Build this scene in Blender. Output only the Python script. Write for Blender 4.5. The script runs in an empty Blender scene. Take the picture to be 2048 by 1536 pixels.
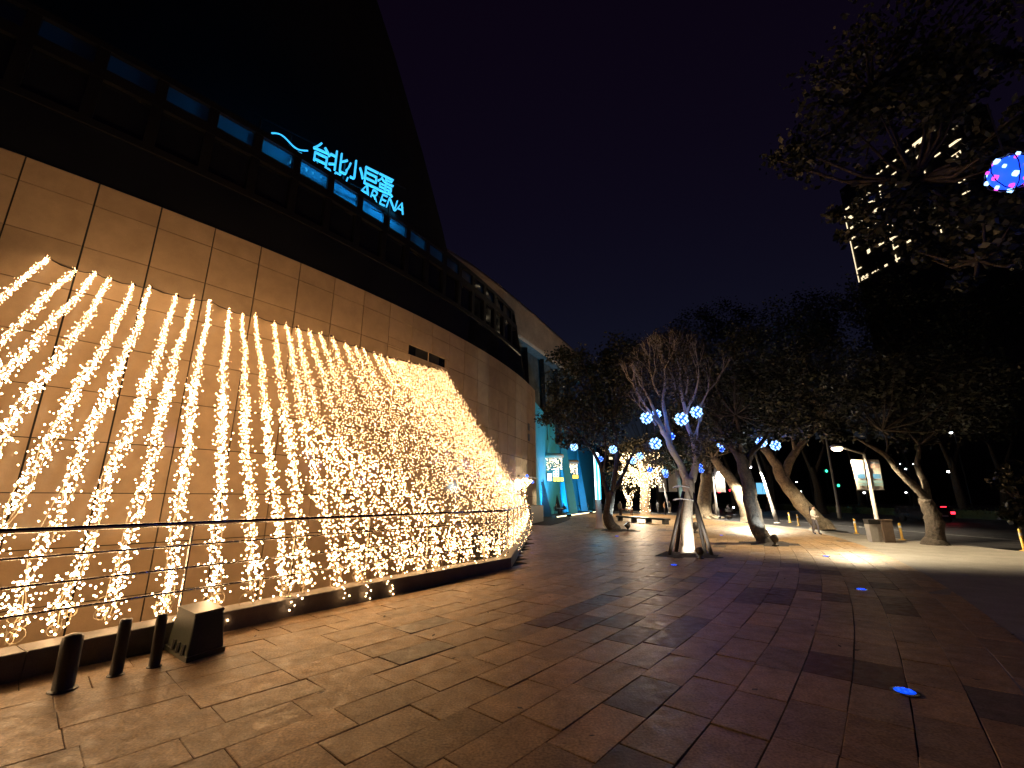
import bpy, math, random
from mathutils import Vector, Matrix, noise
random.seed(7)
R_ = random.random
U_ = random.uniform
scene = bpy.context.scene
COL = scene.collection

# ------------------------------------------------------------------ camera
CAM_H = 1.95
FPX = 880.0                      # focal length in pixels of a 2048 wide frame
PITCH = math.atan(228.0 / FPX)
cd = bpy.data.cameras.new('camera'); cam = bpy.data.objects.new('camera', cd); COL.objects.link(cam)
cd.sensor_width = 36.0; cd.lens = 36.0 * FPX / 2048.0
cd.clip_start = 0.05; cd.clip_end = 2000.0
cam.location = (0, 0, CAM_H); cam.rotation_euler = (math.pi / 2 + PITCH, 0, 0)
scene.camera = cam

# ------------------------------------------------------------------ night sky and moonlight
world = bpy.data.worlds.new('World'); scene.world = world; world.use_nodes = True
wn = world.node_tree; wn.nodes.clear()
w_out = wn.nodes.new('ShaderNodeOutputWorld'); w_bg = wn.nodes.new('ShaderNodeBackground')
w_sky = wn.nodes.new('ShaderNodeTexSky'); w_sky.sky_type = 'NISHITA'; w_sky.sun_disc = False
w_sky.sun_elevation = math.radians(-4.0); w_sky.sun_rotation = math.radians(10.0)
w_mul = wn.nodes.new('ShaderNodeMix'); w_mul.data_type = 'RGBA'; w_mul.blend_type = 'MULTIPLY'; w_mul.inputs[0].default_value = 1.0
w_mul.inputs[7].default_value = (0.045, 0.075, 0.12, 1)
w_add = wn.nodes.new('ShaderNodeMix'); w_add.data_type = 'RGBA'; w_add.blend_type = 'ADD'; w_add.inputs[0].default_value = 1.0
w_add.inputs[7].default_value = (0.0024, 0.0001, 0.0022, 1)      # city glow over the whole dome
wn.links.new(w_sky.outputs[0], w_mul.inputs[6]); wn.links.new(w_mul.outputs[2], w_add.inputs[6])
wn.links.new(w_add.outputs[2], w_bg.inputs[0]); w_bg.inputs[1].default_value = 1.0
wn.links.new(w_bg.outputs[0], w_out.inputs[0])
sl = bpy.data.lights.new('moon', 'SUN'); sl.energy = 0.004; sl.angle = math.radians(0.5); sl.color = (1, .93, .85)
so = bpy.data.objects.new('moon', sl); COL.objects.link(so); so.rotation_euler = (math.radians(50), 0, math.radians(-20))

vs = scene.view_settings
vs.view_transform = 'Standard'; vs.look = 'None'; vs.exposure = 0.0; vs.gamma = 1.0; vs.use_curve_mapping = False
scene.render.engine = 'CYCLES'
scene.cycles.use_denoising = True
scene.cycles.max_bounces = 6; scene.cycles.diffuse_bounces = 3; scene.cycles.glossy_bounces = 3
scene.cycles.transparent_max_bounces = 10
scene.cycles.sample_clamp_indirect = 4.0

# ------------------------------------------------------------------ surveying helpers (a sight line to a point in the place)
def ray(u, v):
    x = (u - 1024) / FPX; y = (v - 768) / FPX
    return (x, math.cos(PITCH) + y * math.sin(PITCH), math.sin(PITCH) - y * math.cos(PITCH))
def gp(u, v, z=0.0):
    d = ray(u, v); t = (z - CAM_H) / d[2]
    return Vector((d[0] * t, d[1] * t, z))
def atY(u, v, Y):
    d = ray(u, v); t = Y / d[1]
    return Vector((d[0] * t, Y, CAM_H + d[2] * t))
CW = Vector((-59.207, 55.335)); RAD = 63.292; KW = 1.6
def arc(s, off=0.0, z=0.0):                 # s counts wall columns (1.6 m each) along the curved wall
    th = s * KW / RAD
    return Vector((CW.x + (RAD + off) * math.cos(th), CW.y + (RAD + off) * math.sin(th), z))
def arc_of(p):
    dx, dy = p[0] - CW.x, p[1] - CW.y
    return math.atan2(dy, dx) * RAD / KW, math.hypot(dx, dy) - RAD
def onwall(u, v, off=0.0):
    d = ray(u, v); a = d[0] ** 2 + d[1] ** 2; b = -2 * (d[0] * CW.x + d[1] * CW.y)
    c = CW.x ** 2 + CW.y ** 2 - (RAD + off) ** 2
    t = (-b - math.sqrt(max(0, b * b - 4 * a * c))) / (2 * a)
    return Vector((d[0] * t, d[1] * t, CAM_H + d[2] * t))

# ------------------------------------------------------------------ materials
def node_mat(name):
    m = bpy.data.materials.new(name); m.use_nodes = True
    nt = m.node_tree; b = nt.nodes['Principled BSDF']
    return m, nt, b
def pmat(name, col, rough=0.6, var=0.25, scale=3.0, metal=0.0, bump=0.0, bscale=40.0, spec=0.5, rvar=0.0, tone=False, fine=None, emit=None, es=0.0, rnd=0.0, stain=0.0, bdist=.01):
    m, nt, b = node_mat(name); N = nt.nodes; L = nt.links
    geo = N.new('ShaderNodeNewGeometry')
    tx = N.new('ShaderNodeTexNoise'); tx.inputs['Scale'].default_value = scale; tx.inputs['Detail'].default_value = 6; tx.inputs['Roughness'].default_value = .65
    L.new(geo.outputs['Position'], tx.inputs['Vector'])
    mr = N.new('ShaderNodeMapRange'); mr.inputs[1].default_value = .3; mr.inputs[2].default_value = .7
    mr.inputs[3].default_value = 1 - var; mr.inputs[4].default_value = 1 + var
    L.new(tx.outputs[0], mr.inputs[0])
    fac = mr.outputs[0]
    if fine:
        t2 = N.new('ShaderNodeTexNoise'); t2.inputs['Scale'].default_value = fine[0]; t2.inputs['Detail'].default_value = 3
        L.new(geo.outputs['Position'], t2.inputs['Vector'])
        m2 = N.new('ShaderNodeMapRange'); m2.inputs[1].default_value = .3; m2.inputs[2].default_value = .7
        m2.inputs[3].default_value = 1 - fine[1]; m2.inputs[4].default_value = 1 + fine[1]
        L.new(t2.outputs[0], m2.inputs[0])
        mm = N.new('ShaderNodeMath'); mm.operation = 'MULTIPLY'; L.new(fac, mm.inputs[0]); L.new(m2.outputs[0], mm.inputs[1]); fac = mm.outputs[0]
    if stain:
        ts = N.new('ShaderNodeTexNoise'); ts.inputs['Scale'].default_value = 2.1; ts.inputs['Detail'].default_value = 9; ts.inputs['Roughness'].default_value = .72
        L.new(geo.outputs['Position'], ts.inputs['Vector'])
        ms = N.new('ShaderNodeMapRange'); ms.inputs[1].default_value = .55; ms.inputs[2].default_value = .72; ms.inputs[3].default_value = 1; ms.inputs[4].default_value = 1 - stain
        L.new(ts.outputs[0], ms.inputs[0])
        tv = N.new('ShaderNodeTexVoronoi'); tv.inputs['Scale'].default_value = 2.6; L.new(geo.outputs['Position'], tv.inputs['Vector'])
        mv = N.new('ShaderNodeMapRange'); mv.inputs[1].default_value = .035; mv.inputs[2].default_value = .06; mv.inputs[3].default_value = 1 - stain; mv.inputs[4].default_value = 1
        L.new(tv.outputs['Distance'], mv.inputs[0])
        mm = N.new('ShaderNodeMath'); mm.operation = 'MULTIPLY'; L.new(ms.outputs[0], mm.inputs[0]); L.new(mv.outputs[0], mm.inputs[1])
        m5 = N.new('ShaderNodeMath'); m5.operation = 'MULTIPLY'; L.new(fac, m5.inputs[0]); L.new(mm.outputs[0], m5.inputs[1]); fac = m5.outputs[0]
    if rnd:
        oi = N.new('ShaderNodeObjectInfo'); m3 = N.new('ShaderNodeMapRange'); m3.inputs[3].default_value = 1 - rnd; m3.inputs[4].default_value = 1 + rnd
        L.new(oi.outputs['Random'], m3.inputs[0])
        mm = N.new('ShaderNodeMath'); mm.operation = 'MULTIPLY'; L.new(fac, mm.inputs[0]); L.new(m3.outputs[0], mm.inputs[1]); fac = mm.outputs[0]
    mx = N.new('ShaderNodeVectorMath'); mx.operation = 'SCALE'
    if tone:
        at = N.new('ShaderNodeAttribute'); at.attribute_name = 'tone'; L.new(at.outputs['Color'], mx.inputs[0])
    else:
        mx.inputs[0].default_value = col[:3]
    L.new(fac, mx.inputs['Scale']); L.new(mx.outputs[0], b.inputs['Base Color'])
    b.inputs['Roughness'].default_value = rough; b.inputs['Metallic'].default_value = metal
    b.inputs['Specular IOR Level'].default_value = spec
    if rvar:
        m4 = N.new('ShaderNodeMapRange'); m4.inputs[1].default_value = .3; m4.inputs[2].default_value = .7
        m4.inputs[3].default_value = max(.02, rough - rvar); m4.inputs[4].default_value = rough + rvar
        t5 = N.new('ShaderNodeTexNoise'); t5.inputs['Scale'].default_value = scale * 2.3; t5.inputs['Detail'].default_value = 5
        L.new(geo.outputs['Position'], t5.inputs['Vector']); L.new(t5.outputs[0], m4.inputs[0]); L.new(m4.outputs[0], b.inputs['Roughness'])
    if bump:
        tb = N.new('ShaderNodeTexNoise'); tb.inputs['Scale'].default_value = bscale; tb.inputs['Detail'].default_value = 5
        L.new(geo.outputs['Position'], tb.inputs['Vector'])
        bp = N.new('ShaderNodeBump'); bp.inputs['Strength'].default_value = bump; bp.inputs['Distance'].default_value = bdist
        L.new(tb.outputs[0], bp.inputs['Height']); L.new(bp.outputs[0], b.inputs['Normal'])
    if emit:
        b.inputs['Emission Color'].default_value = (*emit, 1); b.inputs['Emission Strength'].default_value = es
    return m
def emat(name, col, s):
    m, nt, b = node_mat(name)
    b.inputs['Base Color'].default_value = (*[min(.8, c) for c in col], 1)
    b.inputs['Emission Color'].default_value = (*col, 1); b.inputs['Emission Strength'].default_value = s
    return m
def glassmat(name, tint, gloss=.12, rough=.03, frost=0):
    m = bpy.data.materials.new(name); m.use_nodes = True; nt = m.node_tree; nt.nodes.clear()
    o = nt.nodes.new('ShaderNodeOutputMaterial'); t = nt.nodes.new('ShaderNodeBsdfTransparent'); g = nt.nodes.new('ShaderNodeBsdfGlossy')
    t.inputs[0].default_value = (*tint, 1); g.inputs[0].default_value = (.8, .8, .8, 1); g.inputs[1].default_value = rough
    x = nt.nodes.new('ShaderNodeMixShader'); x.inputs[0].default_value = gloss
    if frost:
        tl = nt.nodes.new('ShaderNodeBsdfTranslucent'); tl.inputs[0].default_value = (.6, .7, .75, 1); y = nt.nodes.new('ShaderNodeMixShader'); y.inputs[0].default_value = frost
        nt.links.new(t.outputs[0], y.inputs[1]); nt.links.new(tl.outputs[0], y.inputs[2]); t = y
    nt.links.new(t.outputs[0], x.inputs[1]); nt.links.new(g.outputs[0], x.inputs[2]); nt.links.new(x.outputs[0], o.inputs[0])
    return m

M = {}
M['panel'] = pmat('beige_stone_panel', (.56, .395, .235), .09, .12, 1.3, spec=.4, rvar=.035, fine=(60, .06), rnd=.06)
M['joint'] = pmat('dark_joint', (.03, .026, .022), .9, .2)
M['curb'] = pmat('grey_granite', (.13, .115, .10), .5, .2, 6, fine=(90, .2), bump=.15, rnd=.08)
M['slab'] = pmat('paving_stone', (.3, .27, .24), .47, .28, 3.2, tone=True, stain=.42, fine=(42, .38), bump=.38, bscale=38, rvar=.13, spec=.2)
M['mortar'] = pmat('paving_joint', (.035, .03, .026), .95, .3)
M['sidewalk'] = pmat('sidewalk_concrete', (.26, .235, .2), .75, .2, 1.2, fine=(30, .18), bump=.3, bscale=60, stain=.3)
M['asphalt'] = pmat('asphalt', (.05, .048, .052), .55, .25, .8, fine=(70, .25), bump=.3, bscale=90, rvar=.12)
M['paint'] = pmat('white_road_paint', (.7, .68, .62), .6, .2, 4)
M['kerb'] = pmat('kerb_stone', (.3, .28, .25), .7, .2, 2)
M['soil'] = pmat('dark_soil', (.035, .026, .02), .95, .4, 6, bump=.8, bscale=25)
M['earth'] = pmat('far_ground', (.04, .037, .035), .9, .3, .2)
M['blackmetal'] = pmat('black_frame', (.012, .011, .011), .35, .2, 4)
M['darkmass'] = pmat('dark_cladding', (.012, .010, .010), .7, .2, .6)
M['steel'] = pmat('brushed_steel', (.55, .53, .5), .22, .1, 8, metal=1.0)
M['pane'] = glassmat('window_glass', (.55, .6, .62), .1, frost=.45)
M['darkpane'] = pmat('dark_glazing', (.012, .013, .016), .06, .2, .8, spec=.6)
M['fascia'] = pmat('beige_fascia', (.44, .31, .21), .65, .25, .35, fine=(6, .12))
M['fin'] = pmat('fin_painted_turquoise_light', (.05, .36, .5), .5, .1, .8)  # turquoise of the floodlight wash is put into this base colour
M['greyfin'] = pmat('grey_fin_cladding', (.34, .33, .36), .5, .12, .8)
M['wire'] = pmat('clear_wire', (.55, .45, .3), .4, .1)
M['led_w'] = emat('led_cool', (1.0, .64, .34), 29.5)
M['led_y'] = emat('led_warm', (1.0, .60, .28), 25.5)
M['ledtree'] = emat('led_tree', (1.0, .73, .40), 7.0)
M['neon'] = emat('sign_neon', (.03, .5, 1.0), .9)
M['neoncore'] = emat('sign_neon_core', (.05, .52, .98), 1.25)
M['ballblue'] = emat('ball_blue', (.008, .06, 1.0), 2.5)
M['ballwhite'] = emat('ball_led', (.30, .56, 1.0), 3.4)
M['ballpink'] = emat('ball_pink_led', (.9, .08, .7), 1.6)
M['groundblue'] = emat('ground_blue_lamp', (.005, .09, 1.0), .9)
M['lampwarm'] = emat('street_lamp_lens', (1.0, .83, .55), 26.0)
M['lampwhite'] = emat('street_lamp_white_lens', (.95, .95, 1.0), 25.0)
M['tubewhite'] = emat('column_tube', (.75, 1.0, 1.0), 3.0)
M['tubeblue'] = emat('column_blue_tube', (.05, .62, .95), 1.4)
M['yellowsign'] = emat('yellow_light_box', (1.0, .62, .08), 1.8)
M['whitesign'] = emat('white_light_box', (1.0, .92, .85), 1.6)
M['bluescreen'] = emat('blue_screen', (.18, .55, .85), 1.2)
M['red'] = emat('tail_lamp', (1.0, .02, .04), 6.0)
M['green'] = emat('green_signal', (.05, .9, .45), 3.0)
M['winlit'] = emat('lit_window', (1.0, .80, .50), 1.5)
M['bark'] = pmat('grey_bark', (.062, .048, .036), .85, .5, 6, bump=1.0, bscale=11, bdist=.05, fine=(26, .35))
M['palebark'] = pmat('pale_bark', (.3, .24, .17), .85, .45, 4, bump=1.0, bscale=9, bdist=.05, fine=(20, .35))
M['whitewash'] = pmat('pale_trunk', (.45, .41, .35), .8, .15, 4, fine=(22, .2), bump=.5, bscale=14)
M['stake'] = pmat('dark_stake', (.035, .028, .024), .7, .3, 8)
M['leaf'] = pmat('leaf_green', (.026, .030, .016), .42, .45, 1.4, spec=.4)
M['leafdry'] = pmat('leaf_olive', (.07, .056, .03), .6, .4, 1.4)
M['hedge'] = pmat('hedge_green', (.045, .07, .022), .6, .4, 1.2)
M['bollard'] = pmat('dark_bollard', (.035, .028, .024), .45, .25, 9, fine=(80, .2), bump=.2)
M['boxgreen'] = pmat('grey_green_plastic', (.045, .05, .036), .35, .2, 5, fine=(40, .2))
M['yellow'] = pmat('yellow_post', (.62, .36, .05), .5, .12, 6)
M['pole'] = pmat('galvanised_pole', (.5, .47, .43), .5, .12, 4, metal=.2)
M['banner'] = pmat('banner_cloth', (.62, .58, .53), .75, .08, 2)
M['bannerblue'] = pmat('banner_blue_print', (.08, .25, .5), .75, .1, 3)
M['bannerteal'] = pmat('banner_teal_print', (.3, .5, .55), .75, .1, 3)
M['bannerpink'] = pmat('banner_pink_print', (.6, .36, .32), .75, .1, 3)
M['bintop'] = pmat('bin_black_top', (.02, .018, .018), .5, .2)
M['binsteel'] = pmat('bin_silver_side', (.55, .52, .48), .45, .12, 5, metal=.3)
M['binbrown'] = pmat('brown_cabinet', (.13, .09, .065), .6, .2, 5)
M['skin'] = pmat('skin', (.5, .32, .24), .6, .05)
M['hair'] = pmat('dark_hair', (.015, .012, .01), .5, .1)
M['wtop'] = pmat('white_shirt', (.7, .62, .56), .8, .08, 8)
M['dtop'] = pmat('dark_jacket', (.03, .028, .03), .8, .1, 8)
M['gtop'] = pmat('grey_shirt', (.22, .2, .17), .8, .1, 8)
M['otop'] = pmat('orange_top', (.55, .33, .18), .8, .1, 8)
M['pants'] = pmat('dark_trousers', (.025, .023, .03), .8, .1, 8)
M['jeans'] = pmat('grey_trousers', (.12, .11, .13), .8, .1, 8)
M['wpants'] = pmat('pale_trousers', (.5, .45, .4), .8, .1, 8)
M['wood'] = pmat('table_wood', (.25, .1, .06), .6, .2, 6)
M['whiteplastic'] = pmat('white_plastic', (.6, .6, .62), .5, .08)
M['rock'] = pmat('pale_rock', (.4, .34, .25), .85, .25, 5, bump=.5)
M['tower'] = pmat('tower_facade', (.02, .018, .017), .6, .2, .1)
M['carpaint'] = pmat('dark_car_paint', (.02, .02, .025), .25, .1)
M['glassdark'] = pmat('car_glass', (.01, .01, .012), .05, .1)
M['tyre'] = pmat('tyre_rubber', (.015, .015, .015), .8, .1)
M['scooter'] = pmat('scooter_white', (.5, .5, .52), .35, .1)
M['inside'] = pmat('entrance_lining', (.04, .34, .45), .55, .15, .5)  # lining colour carries the turquoise floodlight as well

# ------------------------------------------------------------------ mesh builder
class MB:
    def __init__(s): s.v = []; s.f = []; s.mi = []; s.cur = 0; s.tone = []; s.t = (.3, .27, .24)
    def add(s, vs, fs):
        n = len(s.v); s.v += [tuple(p) for p in vs]
        for f in fs: s.f.append(tuple(i + n for i in f)); s.mi.append(s.cur); s.tone.append(s.t)
        return s
    def hexa(s, b, t):                       # four bottom corners and four top corners (ccw from above)
        return s.add(list(b) + list(t), [(3, 2, 1, 0), (4, 5, 6, 7), (0, 1, 5, 4), (1, 2, 6, 5), (2, 3, 7, 6), (3, 0, 4, 7)])
    def box(s, c, size, rz=0.0, taper=1.0):
        hx, hy = size[0] / 2, size[1] / 2; z0, z1 = c[2], c[2] + size[2]
        cs, sn = math.cos(rz), math.sin(rz)
        def p(x, y, z): return (c[0] + x * cs - y * sn, c[1] + x * sn + y * cs, z)
        q = ((-1, -1), (1, -1), (1, 1), (-1, 1))
        return s.hexa([p(x * hx, y * hy, z0) for x, y in q], [p(x * hx * taper, y * hy * taper, z1) for x, y in q])
    def beam(s, a, b, w, h, up=(0, 0, 1)):
        a = Vector(a); b = Vector(b); d = (b - a).normalized(); up = Vector(up)
        if abs(d.dot(up)) > .98: up = Vector((1, 0, 0))
        x = d.cross(up).normalized() * (w / 2); y = x.cross(d).normalized() * (h / 2)
        return s.hexa([a - x - y, a + x - y, b + x - y, b - x - y], [a - x + y, a + x + y, b + x + y, b - x + y])
    def tube(s, pts, rad, n=8, cap=True):
        pts = [Vector(p) for p in pts]
        if not hasattr(rad, '__len__'): rad = [rad] * len(pts)
        ref = Vector((.31, .95, .13)); rings = []
        for i, p in enumerate(pts):
            d = (pts[min(i + 1, len(pts) - 1)] - pts[max(i - 1, 0)])
            if d.length < 1e-6: d = Vector((0, 0, 1))
            d.normalize(); x = d.cross(ref)
            if x.length < .05: x = d.cross(Vector((1, 0, 0)))
            x.normalize(); y = d.cross(x)
            rings.append([p + (x * math.cos(2 * math.pi * k / n) + y * math.sin(2 * math.pi * k / n)) * rad[i] for k in range(n)])
        vs = [q for r in rings for q in r]; fs = []
        for i in range(len(pts) - 1):
            for k in range(n):
                a = i * n + k; b = i * n + (k + 1) % n
                fs.append((a, b, b + n, a + n))
        if cap:
            fs.append(tuple(range(n))[::-1]); fs.append(tuple((len(pts) - 1) * n + k for k in range(n)))
        return s.add(vs, fs)
    def lathe(s, c, prof, n=16):             # prof: (radius, z)
        vs = []; fs = []
        for r, z in prof:
            for k in range(n): vs.append((c[0] + r * math.cos(2 * math.pi * k / n), c[1] + r * math.sin(2 * math.pi * k / n), c[2] + z))
        for i in range(len(prof) - 1):
            for k in range(n):
                a = i * n + k; b = i * n + (k + 1) % n; fs.append((a, b, b + n, a + n))
        fs.append(tuple(range(n))[::-1]); fs.append(tuple((len(prof) - 1) * n + k for k in range(n)))
        return s.add(vs, fs)
    def octa(s, c, r):
        x, y, z = c
        return s.add([(x + r, y, z), (x - r, y, z), (x, y + r, z), (x, y - r, z), (x, y, z + r), (x, y, z - r)],
                     [(0, 2, 4), (2, 1, 4), (1, 3, 4), (3, 0, 4), (2, 0, 5), (1, 2, 5), (3, 1, 5), (0, 3, 5)])
    def sphere(s, c, r, n=10, m=6, sq=(1, 1, 1)):
        vs = [(c[0], c[1], c[2] - r * sq[2])]; fs = []
        for i in range(1, m):
            a = -math.pi / 2 + math.pi * i / m
            for k in range(n):
                b = 2 * math.pi * k / n
                vs.append((c[0] + r * sq[0] * math.cos(a) * math.cos(b), c[1] + r * sq[1] * math.cos(a) * math.sin(b), c[2] + r * sq[2] * math.sin(a)))
        vs.append((c[0], c[1], c[2] + r * sq[2])); t = len(vs) - 1
        for k in range(n): fs.append((0, 1 + (k + 1) % n, 1 + k)); fs.append((t, t - n + k, t - n + (k + 1) % n))
        for i in range(m - 2):
            for k in range(n):
                a = 1 + i * n + k; b = 1 + i * n + (k + 1) % n; fs.append((a, b, b + n, a + n))
        return s.add(vs, fs)
    def leaf(s, p, size, d=None):
        a = Vector((U_(-1, 1), U_(-1, 1), U_(-.7, .7)))
        if a.length < .1: a = Vector((1, 0, 0))
        a.normalize(); b = a.cross(Vector((U_(-1, 1), U_(-1, 1), U_(-1, 1))))
        if b.length < .05: b = a.cross(Vector((0, .3, 1)))
        b.normalize(); b *= size * .32; a *= size * .5; p = Vector(p)
        return s.add([p - a, p + b, p + a, p - b], [(0, 1, 2, 3)])
    def build(s, name, mat, parent=None, smooth=False, kind=None, label=None, cat=None, group=None, tone=False):
        mats = mat if isinstance(mat, (list, tuple)) else [mat]
        xs = [p[0] for p in s.v]; ys = [p[1] for p in s.v]; zs = [p[2] for p in s.v]
        c = Vector(((min(xs) + max(xs)) / 2, (min(ys) + max(ys)) / 2, min(zs)))
        me = bpy.data.meshes.new(name)
        me.from_pydata([(p[0] - c.x, p[1] - c.y, p[2] - c.z) for p in s.v], [], s.f)
        for mm in mats: me.materials.append(M[mm] if isinstance(mm, str) else mm)
        if len(mats) > 1: me.polygons.foreach_set('material_index', s.mi)
        if smooth: me.polygons.foreach_set('use_smooth', [True] * len(me.polygons))
        if tone:
            at = me.attributes.new('tone', 'FLOAT_COLOR', 'FACE')
            at.data.foreach_set('color', [x for t in s.tone for x in (*t, 1.0)])
        me.update()
        o = bpy.data.objects.new(name, me); COL.objects.link(o); o.location = c
        if parent is not None:
            o.parent = parent; o.location = c - world_loc(parent)
        tag(o, label, cat, group, kind)
        return o
def world_loc(o):
    l = o.location.copy()
    while o.parent: o = o.parent; l = l + o.location
    return l
def tag(o, label=None, cat=None, group=None, kind=None):
    if label: o['label'] = label
    if cat: o['category'] = cat
    if group: o['group'] = group
    if kind: o['kind'] = kind
def thing(name, loc, label, cat, group=None):
    o = bpy.data.objects.new(name, None); COL.objects.link(o); o.location = loc; o.empty_display_size = .2
    tag(o, label, cat, group); return o
def lamp(name, kind, loc, energy, col, parent=None, aim=None, size=.1, angle=None, blend=.5, even=0):
    l = bpy.data.lights.new(name, kind); l.energy = energy; l.color = col; l.shadow_soft_size = size
    o = bpy.data.objects.new(name, l); COL.objects.link(o); o.location = loc
    if kind == 'SPOT': l.spot_size = math.radians(angle or 120); l.spot_blend = blend
    if aim is not None: o.rotation_euler = (Vector(aim) - Vector(loc)).to_track_quat('-Z', 'Y').to_euler()
    if parent is not None: o.parent = parent; o.location = Vector(loc) - world_loc(parent)
    if even:                                 # street lamp optics: more light sideways, even pool on the ground
        l.use_nodes = True; nt = l.node_tree; em = nt.nodes['Emission']
        tc = nt.nodes.new('ShaderNodeTexCoord'); sp = nt.nodes.new('ShaderNodeSeparateXYZ'); ab = nt.nodes.new('ShaderNodeMath'); ab.operation = 'ABSOLUTE'
        mx = nt.nodes.new('ShaderNodeMath'); mx.operation = 'MAXIMUM'; mx.inputs[1].default_value = .34
        pw = nt.nodes.new('ShaderNodeMath'); pw.operation = 'POWER'; pw.inputs[1].default_value = -even
        nt.links.new(tc.outputs['Normal'], sp.inputs[0]); nt.links.new(sp.outputs[2], ab.inputs[0]); nt.links.new(ab.outputs[0], mx.inputs[0]); nt.links.new(mx.outputs[0], pw.inputs[0]); nt.links.new(pw.outputs[0], em.inputs['Strength'])
    return o
def lerp(a, b, t): return a + (b - a) * t
def poly_at(pts, d):                        # point and direction at distance d along a polyline
    for a, b in zip(pts, pts[1:]):
        l = (b - a).length
        if d <= l or b is pts[-1]: return a + (b - a) * (d / l), (b - a).normalized()
        d -= l
def poly_len(pts): return sum((b - a).length for a, b in zip(pts, pts[1:]))

# ================================================================== THE GROUND
CURB = [Vector(p) for p in [(-9.6, -1.4, 0), (-7.6, 2.0, 0), (-5.53, 5.41, 0), (-4.33, 7.34, 0), (-2.83, 9.62, 0), (-1.81, 11.03, 0), (-.03, 13.59, 0)]]
RET = [Vector(p) for p in [(-.03, 13.59, 0), (.61, 21.08, 0), (1.05, 28.25, 0), (1.33, 34.5, 0)]]
S_END = -9.8
def sheet(name, pts, z, mat):
    return MB().add([(p[0], p[1], z) for p in pts], [tuple(range(len(pts)))]).build(name, mat, kind='structure')
edge = CURB + RET[1:] + [Vector(arc(-11.6, 0, 0)), Vector(arc(-10.6, -.3, 0))]
KX = 19.2                                    # line of the kerb
sheet('plaza', [(-9.6, -12), (KX, -12), (KX, 140), (-40, 140), (-40, 60), (arc(-9.8, -1).x, arc(-9.8, -1).y)] + [(p.x, p.y) for p in reversed(edge)], -.02, 'mortar')
sheet('ground', [(KX + .05, -300), (900, -300), (900, 900), (KX + .05, 900)], -.16, 'earth')
sheet('far_ground', [(-900, 140.0), (KX, 140.0), (KX, 900), (-900, 900)], -.03, 'earth')

# sidewalk of plain concrete between the slabs and the kerb
sw = []
for k in range(41):
    s = -42 + k * 2.2
    p = arc(s, 18.3)
    if p.y > 130 or p.x > KX - .3: continue
    sw.append((p.x, p.y))
sw = [p for p in sw if -12 < p[1]]
sheet('sidewalk', sw + [(KX - .3, sw[-1][1]), (KX - .3, sw[0][1])], -.004, 'sidewalk')
road = sheet('road', [(KX, -60), (47.5, -60), (47.5, 260), (KX, 260)], -.13, 'asphalt')
mk = MB()
for x, w in ((25.6, .14), (33.0, .12), (40.0, .12)):
    for k in range(40):
        y0 = -20 + k * (6 if x != 25.6 else 5.0); ln = 6.0 if x == 25.6 else 3.0
        mk2 = mk.add([(x, y0, -.126), (x + w, y0, -.126), (x + w, y0 + ln - (0.0 if x == 25.6 else 0), -.126), (x, y0 + ln, -.126)], [(0, 1, 2, 3)]) if x != 25.6 else None
    if x == 25.6: mk.add([(x, -20, -.126), (x + w, -20, -.126), (x + w, 200, -.126), (x, 200, -.126)], [(0, 1, 2, 3)])
mk.build('lane_marking', 'paint', kind='structure')
kb = thing('road_kerb', (KX, 40, -.13), None, None); kb['kind'] = 'structure'
for k in range(60):
    y0 = 8 + k * 1.2
    MB().box((KX - .15, y0 + .6, -.13), (.3, 1.19, .135)).build('kerb_stone', 'kerb', kb)

# ---- paving slabs laid in rows concentric with the curved wall
ROW = .47; SL = .92
def srow(p):                                 # slab address of a point
    s, off = arc_of(p)
    r = math.floor((off - 9.0) / ROW)
    return r, off, s * KW
def slab_len_off(r):
    rr = random.Random(r * 7 + 3); return rr.random() * SL
def slab_of(p):
    r, off, d = srow(p); k = math.floor((d * (RAD + 9 + r * ROW) / RAD - slab_len_off(r)) / SL)
    return r, k
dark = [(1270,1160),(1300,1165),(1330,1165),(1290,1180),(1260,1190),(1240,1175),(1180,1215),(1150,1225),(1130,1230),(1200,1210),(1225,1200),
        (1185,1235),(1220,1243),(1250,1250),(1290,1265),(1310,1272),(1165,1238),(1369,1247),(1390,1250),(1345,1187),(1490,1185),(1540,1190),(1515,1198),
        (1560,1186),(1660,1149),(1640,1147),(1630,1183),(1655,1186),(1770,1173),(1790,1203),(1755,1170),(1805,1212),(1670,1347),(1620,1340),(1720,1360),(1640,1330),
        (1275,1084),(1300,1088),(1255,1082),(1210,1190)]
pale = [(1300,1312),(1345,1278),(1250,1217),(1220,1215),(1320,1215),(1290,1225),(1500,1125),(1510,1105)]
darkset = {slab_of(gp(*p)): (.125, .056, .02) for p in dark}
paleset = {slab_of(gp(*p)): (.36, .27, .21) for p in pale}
slabs = []
def in_pit(x, y):
    for cx, cy, hw in PITS:
        if abs(x - cx) < hw and abs(y - cy) < hw: return True
    return False
T1 = gp(1375, 1110); T3 = gp(1530, 1087); TL = gp(1228, 1061)
PITS = [(T1.x + .1, T1.y, .95), (T3.x + .3, T3.y, .95), (TL.x + .4, TL.y, 1.1)]
def curb_clear(p, m=.02):                    # right of the curb line?
    best = 1e9; side = 1
    for a, b in list(zip(CURB, CURB[1:])) + list(zip(RET, RET[1:])):
        ab = b - a; t = max(0, min(1, ((p[0] - a.x) * ab.x + (p[1] - a.y) * ab.y) / (ab.x ** 2 + ab.y ** 2)))
        q = a + ab * t; d = math.hypot(p[0] - q.x, p[1] - q.y)
        if d < best: best = d; side = ab.x * (p[1] - a.y) - ab.y * (p[0] - a.x)
    return side < 0 and best > m
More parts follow.
